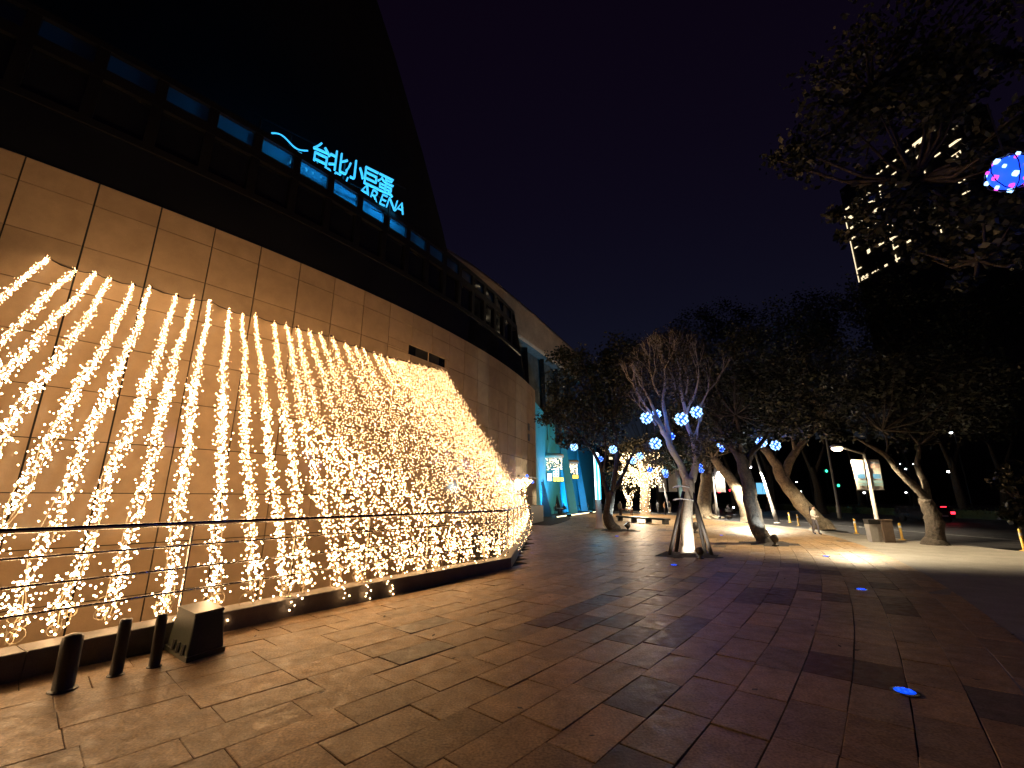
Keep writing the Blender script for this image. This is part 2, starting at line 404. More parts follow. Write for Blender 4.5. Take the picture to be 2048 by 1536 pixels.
for r in range(-22, 21):
    o0 = 9.0 + r * ROW; Rm = RAD + o0; ph = slab_len_off(r)
    d0 = -34.0 * KW; d1 = 14 * KW
    k0 = int((d0 * Rm / RAD - ph) / SL); k1 = int((d1 * Rm / RAD - ph) / SL)
    rr = random.Random(r + 50)
    for k in range(k0, k1):
        a0 = (k * SL + ph) / Rm; a1 = ((k + 1) * SL + ph) / Rm
        g = rr.choice([.002, .003, .004, .007]); ga = rr.choice([.002, .003, .006]) / Rm
        j = lambda: rr.uniform(-.004, .004)
        cs = [(o0 + g + j(), a0 + ga), (o0 + ROW - g + j(), a0 + ga), (o0 + ROW - g + j(), a1 - ga), (o0 + g + j(), a1 - ga)]
        P = [(CW.x + (RAD + o) * math.cos(a), CW.y + (RAD + o) * math.sin(a)) for o, a in cs]
        cx = sum(p[0] for p in P) / 4; cy = sum(p[1] for p in P) / 4
        if cy < 2.2 or cy > 60 or cx > KX - .6 or math.hypot(cx, cy) > 62: continue
        if o0 < 10.3 and cy < 40 and not curb_clear((cx, cy), .04): continue
        if cy >= 34 and o0 < 2: continue
        if in_pit(cx, cy): continue
        key = (r, k)
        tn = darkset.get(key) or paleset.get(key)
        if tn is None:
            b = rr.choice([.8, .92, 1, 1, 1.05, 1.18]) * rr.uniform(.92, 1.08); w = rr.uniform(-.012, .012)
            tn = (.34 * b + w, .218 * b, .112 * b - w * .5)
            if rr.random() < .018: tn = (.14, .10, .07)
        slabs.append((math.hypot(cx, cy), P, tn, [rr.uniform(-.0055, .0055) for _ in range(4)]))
pav = thing('plaza_paving', (3, 12, 0), None, None); pav['kind'] = 'structure'
def visible_slab(P):
    cx = sum(p[0] for p in P) / 4; cy = sum(p[1] for p in P) / 4
    return cy > 3.7 and abs(cx) < cy * 1.22 + .3
slabs.sort(key=lambda q: (not visible_slab(q[1]), q[0]))
rest = MB()
for i, (d, P, tn, dz) in enumerate(slabs):
    m = MB() if i < 300 else rest
    m.t = tn
    ctr = (sum(p[0] for p in P) / 4, sum(p[1] for p in P) / 4)
    ins = [(lerp(p[0], ctr[0], .012), lerp(p[1], ctr[1], .016)) for p in P]
    n = len(m.v)
    vs = [(p[0], p[1], -.05) for p in P] + [(p[0], p[1], -.004 + z) for p, z in zip(P, dz)] + [(p[0], p[1], z) for p, z in zip(ins, dz)]
    m.add(vs, [(8, 9, 10, 11)] + [(4 + a, 4 + (a + 1) % 4, 8 + (a + 1) % 4, 8 + a) for a in range(4)] + [(a, (a + 1) % 4, 4 + (a + 1) % 4, 4 + a) for a in range(4)])
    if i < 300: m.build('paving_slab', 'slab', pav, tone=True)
rest.build('paving_slabs_far', 'slab', pav, tone=True, kind='stuff')
for i, (cx, cy, hw) in enumerate(PITS):
    m = MB(); n = 9
    vs = []; fs = []
    for a in range(n):
        for b in range(n):
            x = cx - hw + 2 * hw * a / (n - 1); y = cy - hw + 2 * hw * b / (n - 1)
            e = min(a, b, n - 1 - a, n - 1 - b)
            vs.append((x, y, -.012 + (.07 * noise.noise(Vector((x * 2, y * 2, i))) + .09 * min(e, 3) / 3 if e else 0)))
    for a in range(n - 1):
        for b in range(n - 1): q = a * n + b; fs.append((q, q + n, q + n + 1, q + 1))
    m.add(vs, fs); m.build('tree_pit', 'soil', kind='structure')

# ================================================================== THE ARENA
arena = thing('arena_building', arc(-22, -8, 0), 'large curved arena with beige stone wall and dark glazed band above', 'building')
ZROWS = [11.63, 10.83] + [9.385 - 1.46 * k for k in range(10)]
core = MB()
SL_, SR_ = -38, S_END
NS = 57
cv = []; cf = []
for k in range(NS):
    s = lerp(SL_, SR_, k / (NS - 1))
    cv += [arc(s, -.06, -4.3), arc(s, -.06, 11.66)]
for k in range(NS - 1): cf.append((2 * k, 2 * k + 2, 2 * k + 3, 2 * k + 1))
core.add(cv, cf)
core.add([arc(SR_, -.06, -4.3), arc(SR_, -8, -4.3), arc(SR_, -8, 11.66), arc(SR_, -.06, 11.66)], [(0, 1, 2, 3)])
wall = core.build('stone_wall', 'joint', arena)
slotA, slotB = -21.98, -20.08
JO = -29.87
for c in range(-6, 20):
    s0, s1 = JO + c, JO + c + 1
    if s0 > SR_ - .3: break
    s1 = min(s1, SR_)
    g = .021 / KW * (1.25 if c % 3 == 0 else .9)
    for r in range(len(ZROWS) - 1):
        z1, z0 = ZROWS[r], ZROWS[r + 1]
        if z0 < -4.4: continue
        spans = [(s0, s1, z0, z1)]
        if r in (1, 2) and s1 > slotA and s0 < slotB:        # the slot window cuts these
            lo, hi = 9.28, 9.8
            spans = []
            a, b = max(s0, slotA), min(s1, slotB)
            if z0 < lo and z1 > lo and r == 2: spans.append((s0, s1, z0, lo))
            if r == 1: spans.append((s0, s1, max(z0, hi), z1))
            if a - s0 > .05: spans.append((s0, a, max(z0, lo) if r == 1 else lo, min(z1, hi)))
            if s1 - b > .05: spans.append((b, s1, max(z0, lo) if r == 1 else lo, min(z1, hi)))
        for (sa, sb, za, zb) in spans:
            if zb - za < .06: continue
            jz = .0125; pr = U_(-.003, .003)
            m = MB()
            f = [(sa + g, za + jz), (sb - g, za + jz), (sb - g, zb - jz), (sa + g, zb - jz)]
            fr = [arc(a, pr + .012, b) for a, b in f]; bk = [arc(a, -.055, b) for a, b in f]
            m.add(fr + bk, [(0, 1, 2, 3), (0, 4, 5, 1), (1, 5, 6, 2), (2, 6, 7, 3), (3, 7, 4, 0)])
            m.build('stone_panel', 'panel', wall)
# slot window with its mullion
m = MB(); m.add([arc(slotA, -.05, 9.28), arc(slotB, -.05, 9.28), arc(slotB, -.05, 9.8), arc(slotA, -.05, 9.8)], [(0, 1, 2, 3)])
sw_ = m.build('slot_window', 'darkpane', arena, label='long dark slot window set in the stone')
MB().beam(arc(-21.0, -.03, 9.28), arc(-21.0, -.03, 9.8), .07, .05).build('mullion', 'panel', sw_)
for z in (7.5, 6.6):
    m = MB(); q = arc(-11.6, .02, z); m.add([arc(-11.75, .03, z), arc(-11.35, .03, z), arc(-11.35, .03, z + .6), arc(-11.75, .03, z + .6), arc(-11.75, 0, z), arc(-11.35, 0, z), arc(-11.35, 0, z + .6), arc(-11.75, 0, z + .6)],
        [(0, 1, 2, 3), (4, 5, 1, 0), (5, 6, 2, 1), (6, 7, 3, 2), (7, 4, 0, 3)]); m.build('wall_vent', 'blackmetal', arena)
m = MB(); a, b = -13.6, -12.5
m.add([arc(a, .04, 0), arc(b, .04, 0), arc(b, .04, 2.6), arc(a, .04, 2.6), arc(a, 0, 0), arc(b, 0, 0), arc(b, 0, 2.6), arc(a, 0, 2.6)], [(0, 1, 2, 3), (4, 5, 1, 0), (5, 6, 2, 1), (6, 7, 3, 2), (7, 4, 0, 3)])
m.build('service_door', 'blackmetal', arena)
# projecting plinth at the end of the wall
m = MB()
m.hexa([arc(-12.4, .5, 0), arc(-9.5, .5, 0), arc(-9.5, .0, 0), arc(-12.4, .0, 0)], [arc(-12.4, .5, 1.35), arc(-9.5, .5, 1.35), arc(-9.5, 0, 1.35), arc(-12.4, 0, 1.35)])
m.build('plinth', 'curb', arena)
m = MB()
for k in range(14):
    s0 = lerp(-13.4, -9.75, k / 14); s1 = lerp(-13.4, -9.75, (k + 1) / 14)
    m.hexa([arc(s0, .09, 3.55), arc(s1, .09, 3.55), arc(s1, .0, 3.55), arc(s0, .0, 3.55)], [arc(s0, .09, 3.66), arc(s1, .09, 3.66), arc(s1, 0, 3.66), arc(s0, 0, 3.66)])
m.build('wall_ledge', 'blackmetal', arena)

# dark glazed band above the wall, ending in a raked edge
def band_end(z): return -12.15 - (z - 11.63) / (16.7 - 11.63) * 1.8
band = MB()
for k in range(40):
    for (z0, z1) in ((11.66, 13.55),):
        sa0 = lerp(-38, band_end(z0), k / 40); sb0 = lerp(-38, band_end(z0), (k + 1) / 40)
        sa1 = lerp(-38, band_end(z1), k / 40); sb1 = lerp(-38, band_end(z1), (k + 1) / 40)
        band.add([arc(sa0, -.05, z0), arc(sb0, -.05, z0), arc(sb1, -.05, z1), arc(sa1, -.05, z1)], [(0, 1, 2, 3)])
bandob = band.build('glazed_band', 'darkpane', arena)
def strip(s0, s1, z0, z1, o0, o1, n=1):
    m = MB()
    for k in range(n):
        a = lerp(s0, s1, k / n); b = lerp(s0, s1, (k + 1) / n)
        m.hexa([arc(a, o0, z0), arc(b, o0, z0), arc(b, o1, z0), arc(a, o1, z0)][::-1], [arc(a, o0, z1), arc(b, o0, z1), arc(b, o1, z1), arc(a, o1, z1)][::-1])
    return m
for (z0, z1) in ((13.5, 13.75), (15.35, 15.75), (16.5, 16.75)):
    strip(-38, band_end((z0 + z1) / 2), z0, z1, -.35, .02, 30).build('transom', 'blackmetal', bandob)
for c in range(-6, 17):
    s = JO + .55 + c
    if s > band_end(16.5) + .1: break
    MB().add(*[[arc(s - .1, -.3, 13.6), arc(s + .1, -.3, 13.6), arc(s + .1, .0, 13.6), arc(s - .1, .0, 13.6), arc(s - .1, -.3, 16.6), arc(s + .1, -.3, 16.6), arc(s + .1, .0, 16.6), arc(s - .1, .0, 16.6)],
             [(0, 1, 5, 4), (1, 2, 6, 5), (2, 3, 7, 6), (3, 0, 4, 7)]]).build('mullion', 'blackmetal', bandob)
    if s + .9 < band_end(16.0):
        for (z0, z1, mt) in ((13.75, 15.35, 'darkpane'), (15.75, 16.5, 'pane')):
            MB().add([arc(s + .1, -.15, z0), arc(s + .9, -.15, z0), arc(s + .9, -.15, z1), arc(s + .1, -.15, z1)], [(0, 1, 2, 3)]).build('window_pane', mt, bandob)
m = MB()                                      # raked end cheek of the band
m.hexa([arc(band_end(11.66), 0, 11.66), arc(band_end(11.66) + .02, 0, 11.66), arc(band_end(11.66) + .02, -7, 11.66), arc(band_end(11.66), -7, 11.66)],
       [arc(band_end(16.75), 0, 16.75), arc(band_end(16.75) + .02, 0, 16.75), arc(band_end(16.75) + .02, -7, 16.75), arc(band_end(16.75), -7, 16.75)])
m.build('end_cheek', 'blackmetal', arena)
m = MB()                                      # terrace floor behind the band, and the wall at its back
for k in range(40):
    a = lerp(-38, -14.2, k / 40); b = lerp(-38, -14.2, (k + 1) / 40)
    m.add([arc(a, -.3, 15.3), arc(b, -.3, 15.3), arc(b, -7, 15.3), arc(a, -7, 15.3)], [(0, 1, 2, 3)])
    m.add([arc(a, -2.6, 15.3), arc(b, -2.6, 15.3), arc(b, -2.6, 17.0), arc(a, -2.6, 17.0)], [(0, 1, 2, 3)])
m.build('terrace', 'greyfin', arena)
m = MB()                                      # dark roof mass behind
def mass_end(z): return -14.4 - (z - 23) / 7.1 * 3.25
zz = [15.3, 20, 25, 30, 36, 44]
for k in range(20):
    for z0, z1 in zip(zz, zz[1:]):
        P = [arc(lerp(-40, mass_end(z0), k / 20), -6, z0), arc(lerp(-40, mass_end(z0), (k + 1) / 20), -6, z0), arc(lerp(-40, mass_end(z1), (k + 1) / 20), -6, z1), arc(lerp(-40, mass_end(z1), k / 20), -6, z1)]
        m.add(P, [(0, 1, 2, 3)])
for z0, z1 in zip(zz, zz[1:]):
    m.add([arc(mass_end(z0), -6, z0), arc(mass_end(z0), -30, z0), arc(mass_end(z1), -30, z1), arc(mass_end(z1), -6, z1)], [(0, 1, 2, 3)])
m.build('roof_mass', 'darkmass', arena)

# beige fascia of the drum beyond, with glazing and raked piers under it
def fpt(u, v):
    q = gp(u, v, 24.0); return Vector((q.x, q.y, 0))
FP = [fpt(870, 484), fpt(890, 495), fpt(940, 525), fpt(1000, 570), fpt(1060, 620), fpt(1110, 665), fpt(1140, 692), fpt(1160, 712)]
ZF0, ZF1 = 19.4, 24.0
m = MB(); L = poly_len(FP)
NF = 44; prev = None
for k in range(NF + 1):
    p, d = poly_at(FP, L * k / NF * .9999); nrm = Vector((d.y, -d.x, 0))
    row = [p + Vector((0, 0, ZF0)), p + nrm * .15 + Vector((0, 0, ZF0 + .3)), p + nrm * .2 + Vector((0, 0, ZF1 - .4)), p + Vector((0, 0, ZF1)), p - nrm * 6 + Vector((0, 0, ZF1 + .1))]
    if prev:
        for a in range(4): m.add([prev[a], row[a], row[a + 1], prev[a + 1]], [(0, 1, 2, 3)])
    prev = row
m.build('fascia', 'fascia', arena, smooth=False)
m = MB(); m2 = []
for k in range(NF):
    p, d = poly_at(FP, L * k / NF); q, d2 = poly_at(FP, L * (k + 1) / NF * .9999); n1 = Vector((d.y, -d.x, 0))
    a = p - n1 * 1.2; b = q - n1 * 1.2
    m.add([(a.x, a.y, 9), (b.x, b.y, 9), (b.x, b.y, ZF0 + .1), (a.x, a.y, ZF0 + .1)], [(0, 1, 2, 3)])
    m.add([(p.x, p.y, ZF0), (q.x, q.y, ZF0), (b.x, b.y, ZF0), (a.x, a.y, ZF0)], [(0, 1, 2, 3)])
m.build('upper_glazing', pmat('upper_glazing_mat', (.10, .115, .12), .2, .5, .7), arena)
for k in range(15, NF, 6):
    p, d = poly_at(FP, L * k / NF); n1 = Vector((d.y, -d.x, 0)); q, _ = poly_at(FP, L * (k + 1.1) / NF)
    MB().beam(Vector((q.x, q.y, 9.0)) - n1 * .9, Vector((p.x, p.y, ZF0 + .1)) - n1 * .9, .8, .5).build('raked_pier', 'blackmetal', arena)
# entrance: turquoise lit lining and leaning fins
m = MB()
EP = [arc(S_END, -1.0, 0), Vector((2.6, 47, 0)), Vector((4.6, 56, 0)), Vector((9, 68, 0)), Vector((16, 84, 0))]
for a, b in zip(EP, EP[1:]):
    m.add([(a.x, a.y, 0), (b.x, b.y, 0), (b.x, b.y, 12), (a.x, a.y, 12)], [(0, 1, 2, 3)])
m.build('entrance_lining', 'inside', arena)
def fin(base, top, w, depth, mat, lab=None):
    b = Vector(base); t = Vector(top); n = Vector((.93, .36, 0)); c = Vector((-.36, .93, 0))
    m = MB()
    m.hexa([b - c * w / 2, b - c * w / 2 + n * depth, b + c * w / 2 + n * depth, b + c * w / 2], [t - c * w * .3, t - c * w * .3 + n * depth, t + c * w * .3 + n * depth, t + c * w * .3])
    return m.build('leaning_fin', mat, arena, label=lab)
def finp(u0, v0, u1, v1, u2, v2, Y, thick, mat, lab=None):     # base left, base right, top point on a sight line at depth Y
    b0 = atY(u0, v0, Y); b1 = atY(u1, v1, Y); t = atY(u2, v2, Y + 2.5); b0.z = b1.z = 0
    dn = Vector((0, thick, 0)); w = (b1 - b0) * .28
    MB().hexa([b0, b1, b1 + dn, b0 + dn], [t - w, t + w, t + w + dn, t - w + dn]).build('leaning_fin', mat, arena, label=lab)
finp(1083, 1033, 1104, 1033, 1072, 920, 49.5, .6, 'greyfin', 'grey leaning fin with a white numeral 1')
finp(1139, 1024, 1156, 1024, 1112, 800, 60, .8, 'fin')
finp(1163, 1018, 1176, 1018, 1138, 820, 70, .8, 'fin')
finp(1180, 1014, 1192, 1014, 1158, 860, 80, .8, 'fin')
finp(1080, 1033, 1085, 1033, 1064, 790, 50.4, .5, 'blackmetal')
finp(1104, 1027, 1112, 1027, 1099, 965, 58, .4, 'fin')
finp(1116, 1027, 1124, 1027, 1106, 965, 58, .4, 'blackmetal')
# numeral on the grey fin
def text_mesh(body, size, extrude, name, mat, parent, pos, xdir, ydir, shear=0.0, offset=0.0, xs=1.0, **kw):
    cu = bpy.data.curves.new(name, 'FONT'); cu.body = body; cu.size = size; cu.extrude = extrude; cu.shear = shear; cu.offset = offset
    cu.align_x = 'CENTER'; cu.align_y = 'BOTTOM_BASELINE' if False else 'BOTTOM'
    to = bpy.data.objects.new(name + '_tmp', cu); COL.objects.link(to)
    dg = bpy.context.evaluated_depsgraph_get(); dg.update()
    me = bpy.data.meshes.new_from_object(to.evaluated_get(dg)); bpy.data.objects.remove(to)
    me.transform(Matrix.Diagonal((xs, 1, 1, 1)))
    zdir = xdir.cross(ydir)
    R3 = Matrix((xdir, ydir, zdir)).transposed()
    me.transform(R3.to_4x4())
    me.materials.clear(); me.materials.append(M[mat])
    o = bpy.data.objects.new(name, me); COL.objects.link(o); o.location = pos
    if parent is not None: o.parent = parent; o.location = Vector(pos) - world_loc(parent)
    tag(o, **kw)
    return o
p = atY(1089, 1000, 49.4)
text_mesh('1', 2.2, .02, 'numeral', 'whiteplastic', arena, p, Vector((1, 0, 0)), Vector((-.12, 0, .99)).normalized())
for k in range(3):
    q = atY(1084, 979 + 3.2 * k, 49.42)
    MB().box((q.x, q.y, q.z), (.9 - .15 * k, .03, .07)).build('lettering_line', 'greyfin', arena)

# rooftop sign: swoosh, five characters and the two words under them
SA = gp(642, 313, 17.8); SB = gp(771, 375, 17.8)
sx = (SB - SA).normalized(); up = Vector((0, 0, 1))
sign = thing('roof_sign', SA - Vector((0, 0, 1.5)), 'glowing turquoise neon arena sign on the roof edge', 'sign')
for k, ch in enumerate('台北小巨蛋'):
    c = SA + (SB - SA) * (k / 4) + Vector((0, 0, -.55))
    text_mesh(ch, 1.25, .05, 'character', 'neoncore', sign, c, sx, up, offset=-.004, xs=.78)
    MB().beam(c + Vector((0, 0, -.9)) + sx.cross(up) * .15 * -1, c + Vector((0, 0, 1.1)) - sx.cross(up) * .15, 1.25, .05, up=sx.cross(up)).build('backing_panel', pmat('sign_back', (.02, .1, .16), .5, .1), sign) if k < 0 else None
LW = poly_len([SA, SB])
word = 'TAIPEI ARENA'
for k, ch in enumerate(word):
    if ch == ' ': continue
    c = SA + sx * (-1.25 + k * (LW + 2.1) / 11.0) + Vector((0, 0, -1.34))
    text_mesh(ch, 1.02 if k not in (0, 7) else 1.16, .04, 'letter', 'neoncore', sign, c, sx, up, shear=.25, offset=-.012, xs=.8)
pts = []
for k in range(13):
    t = k / 12; pts.append(SA + sx * (-2.15 + 1.55 * t) + Vector((0, 0, -.02 + .17 * math.sin(t * 6.6) * (1 - t * .2) - .05 * t)))
MB().tube(pts, .035, 6).build('swoosh', 'neoncore', sign)
n_ = -sx.cross(up)
for z in (-.62, -1.5, .62):
    MB().tube([SA - sx * 3.2 + up * z + n_ * .12, SB + sx * 1.2 + up * z + n_ * .12], .03, 5).build('sign_rail', 'blackmetal', sign)
for k in range(6):
    c = SA + sx * (-2.6 + k * (LW + 3.0) / 5) + n_ * .14
    MB().beam(c + up * -2.3, c + up * .5, .07, .07).build('sign_post', 'blackmetal', sign)
for k in range(6):
    c = SA + sx * (-1.2 + k * (LW + 1.4) / 5) + n_ * .8 + up * -1.1
    lamp('added_pane_light', 'POINT', c, 42, (.01, .36, 1.0), sign, size=.1)  # added point lights without a fixture, brightening the frosted panes from behind

# stair well in front of the wall: retaining wall, floor and steps
well = thing('stair_well', (-6, 15, -4.3), 'sunken stair well between the railing and the curved wall', 'stairwell')
m = MB(); ed = CURB + RET[1:]
for a, b in zip(ed, ed[1:]):
    i1 = (b - a).normalized(); nl = Vector((-i1.y, i1.x, 0)) * .18
    a2, b2 = a + nl, b + nl
    m.add([(a2.x, a2.y, -4.3), (b2.x, b2.y, -4.3), (b2.x, b2.y, 0), (a2.x, a2.y, 0)], [(0, 1, 2, 3)])
m.build('retaining_wall', 'curb', well)
pl = [(p.x, p.y, -4.28) for p in ed] + [tuple(arc(s, -.05, -4.28)) for s in [-12 - k for k in range(27)]]
MB().add(pl, [tuple(range(len(pl)))]).build('well_floor', 'curb', well)
NSTEP = 24
for k in range(NSTEP):
    s0 = -22.5 + k * .2; z1 = -4.28 + (k + 1) * 4.2 / NSTEP
    m = MB(); m.hexa([arc(s0, .3, -4.27), arc(s0, 2.7, -4.27), arc(s0 + .2, 2.7, -4.27), arc(s0 + .2, .3, -4.27)], [arc(s0, .3, z1), arc(s0, 2.7, z1), arc(s0 + .2, 2.7, z1), arc(s0 + .2, .3, z1)])
    m.build('step', 'curb', well)
m = MB(); m.hexa([arc(-17.7, .1, -.4), arc(-17.7, 2.75, -.4), arc(-12, .9, -.4), arc(-12, .1, -.4)], [arc(-17.7, .1, -.06), arc(-17.7, 2.75, -.06), arc(-12, .9, -.06), arc(-12, .1, -.06)])
m.build('landing', 'curb', well)
for off in (.5, 1.5, 2.55):
    for dz in (.55, .95):
        MB().tube([arc(-22.6, off, -4.3 + dz), arc(-17.7, off, -.05 + dz), arc(-17.2, off, -.05 + dz)], .025, 6).build('handrail', 'steel', well)
    for k in range(5):
        t = k / 4; q = arc(-22.5 + 4.8 * t, off, -4.2 + 4.15 * t)
        MB().tube([q, q + Vector((0, 0, .95))], .02, 6).build('handrail_post', 'steel', well)

# granite curb
curb = thing('granite_curb', (-2.8, 9.6, 0), 'low dark granite curb under the steel railing', 'curb')
def curb_run(pts, seg=1.55):
    Lp = poly_len(pts); n = max(1, round(Lp / seg))
    for k in range(n):
        a, da = poly_at(pts, Lp * k / n + .004); b, db = poly_at(pts, Lp * (k + 1) / n * .9999 - .004)
        na = Vector((-da.y, da.x, 0)); nb = Vector((-db.y, db.x, 0))
        z = .285 + U_(-.003, .003); w = .42
        m = MB(); c = .012
        B = [a, b, b + nb * w, a + na * w]
        T0 = [p + Vector((0, 0, z - c)) for p in B]
        i = (b - a).normalized() * c
        T1_ = [a + i + na * c, b - i + nb * c, b - i + nb * (w - c), a + i + na * (w - c)]
        T1_ = [p + Vector((0, 0, z)) for p in T1_]
        vs = [p + Vector((0, 0, -.05)) for p in B] + T0 + T1_
        m.add(vs, [(8, 9, 10, 11)] + [(4 + q, 4 + (q + 1) % 4, 8 + (q + 1) % 4, 8 + q) for q in range(4)] + [(q, (q + 1) % 4, 4 + (q + 1) % 4, 4 + q) for q in range(4)])
        m.build('curb_stone', 'curb', curb)
curb_run(CURB); curb_run(RET, 1.6)

# steel railing
rail = thing('steel_railing', (-2.6, 9.8, .28), 'stainless steel railing with four horizontal bars along the curb', 'railing')
def inset(pts, d):
    out = []
    for k, p in enumerate(pts):
        a = pts[max(0, k - 1)]; b = pts[min(len(pts) - 1, k + 1)]; t = (b - a).normalized()
        out.append(p + Vector((-t.y, t.x, 0)) * d)
    return out
RL = inset(CURB + RET[1:], .2)
for z, r in ((1.58, .034), (1.27, .016), (.955, .016), (.64, .016)):
    MB().tube([p + Vector((0, 0, z)) for p in RL], r, 8).build('top_rail' if z > 1.5 else 'rail_bar', 'steel', rail, smooth=True)
RLEN = poly_len(RL)
postd = []
def proj_d(p):
    best = (1e9, 0); acc = 0
    for a, b in zip(RL, RL[1:]):
        ab = b - a; t = max(0, min(1, (p - a).dot(ab) / ab.dot(ab))); q = a + ab * t; dd = (p - q).length
        if dd < best[0]: best = (dd, acc + ab.length * t)
        acc += ab.length
    return best[1]
for u, v in ((350, 1235), (581, 1195), (731, 1165), (851, 1143), (948, 1120), (1016, 1106)):
    postd.append(proj_d(Vector((gp(u, v, .28).x, gp(u, v, .28).y, 0))))
postd += [postd[0] - 2.2, postd[0] - 4.4, postd[0] - 6.6] + [postd[5] + 2.2 * k for k in range(1, 9)]
for d in postd:
    if not 0 <= d <= RLEN: continue
    p, t = poly_at(RL, d)
    MB().beam(p + Vector((0, 0, .27)), p + Vector((0, 0, 1.56)), .05, .02, up=t).build('rail_post', 'steel', rail)
    MB().lathe((p.x, p.y, .282), [(.055, 0), (.055, .012), (.03, .02)], 10).build('post_flange', 'steel', rail)

# ================================================================== CURTAIN OF LIGHT STRINGS
TOPS = [(95,515),(150,540),(190,545),(220,558),(268,570),(302,575),(355,592),(385,598),(418,600),(457,620),(485,628),(512,632),(550,645),(573,650),(593,655),(619,663),(642,668),(662,673),(691,686),(710,692),(726,697),(748,706),(761,710)]
BOTS = [(-7.2,3.4),(-6.9,3.85),(-6.6,4.3),(-6.3,4.75),(-6.0,5.2),(-5.72,5.6),(-5.55,6.02),(-5.27,6.4),(-4.88,6.85),(-4.46,7.3),(-4.09,7.76),(-3.78,8.2),(-3.57,8.5),(-3.21,9.05),(-2.94,9.5),(-2.64,10.0),(-2.3,10.5),(-2.01,10.98),(-1.68,11.5),(-1.36,12.03),(-1.02,12.6),(-.6,13.2),(-.25,13.75)]
NR = 22
for k in range(NR):
    t = (k + 1) / NR
    TOPS.append((lerp(768, 890, t), lerp(713, 742, t)))
    p, d = poly_at(RET, poly_len(RET) * (.03 + .94 * t)); BOTS.append((p.x - .25, p.y))
ORD = ['first', 'second', 'third', 'fourth', 'fifth', 'sixth', 'seventh', 'eighth', 'ninth', 'tenth', 'eleventh', 'twelfth', 'thirteenth', 'fourteenth', 'fifteenth', 'sixteenth', 'seventeenth', 'eighteenth', 'nineteenth', 'twentieth', 'twenty-first', 'twenty-second', 'twenty-third']
def star_mesh(name, core, spike, mat):
    vs = []; fs = []
    dirs = [Vector(d).normalized() for d in ((1, 0, 0), (-1, 0, 0), (0, 1, 0), (0, -1, 0), (0, 0, 1), (0, 0, -1))]
    tri = [(0, 2, 4), (2, 1, 4), (1, 3, 4), (3, 0, 4), (2, 0, 5), (1, 2, 5), (3, 1, 5), (0, 3, 5)]
    vs = [d * spike for d in dirs]
    for t in tri:
        n = (dirs[t[0]] + dirs[t[1]] + dirs[t[2]]).normalized() * core; vs.append(n); c = len(vs) - 1
        for a, b in ((0, 1), (1, 2), (2, 0)): fs.append((t[a], t[b], c))
    me = bpy.data.meshes.new(name); me.from_pydata([tuple(v) for v in vs], [], fs); me.materials.append(M[mat]); return me
STAR = star_mesh('bulb_sparkle', .0040, .0150, 'led_w')  # lens sparkle put into the bulb shape as spikes
SV = [v.co.copy() for v in STAR.vertices]; SF = [tuple(p.vertices) for p in STAR.polygons]
def add_star(m, p, sc):
    q = Matrix.Rotation(U_(0, 6.28), 3, 'X') @ Matrix.Rotation(U_(0, 6.28), 3, 'Z')
    m.add([Vector(p) + (q @ v) * sc for v in SV], SF)
cands = []
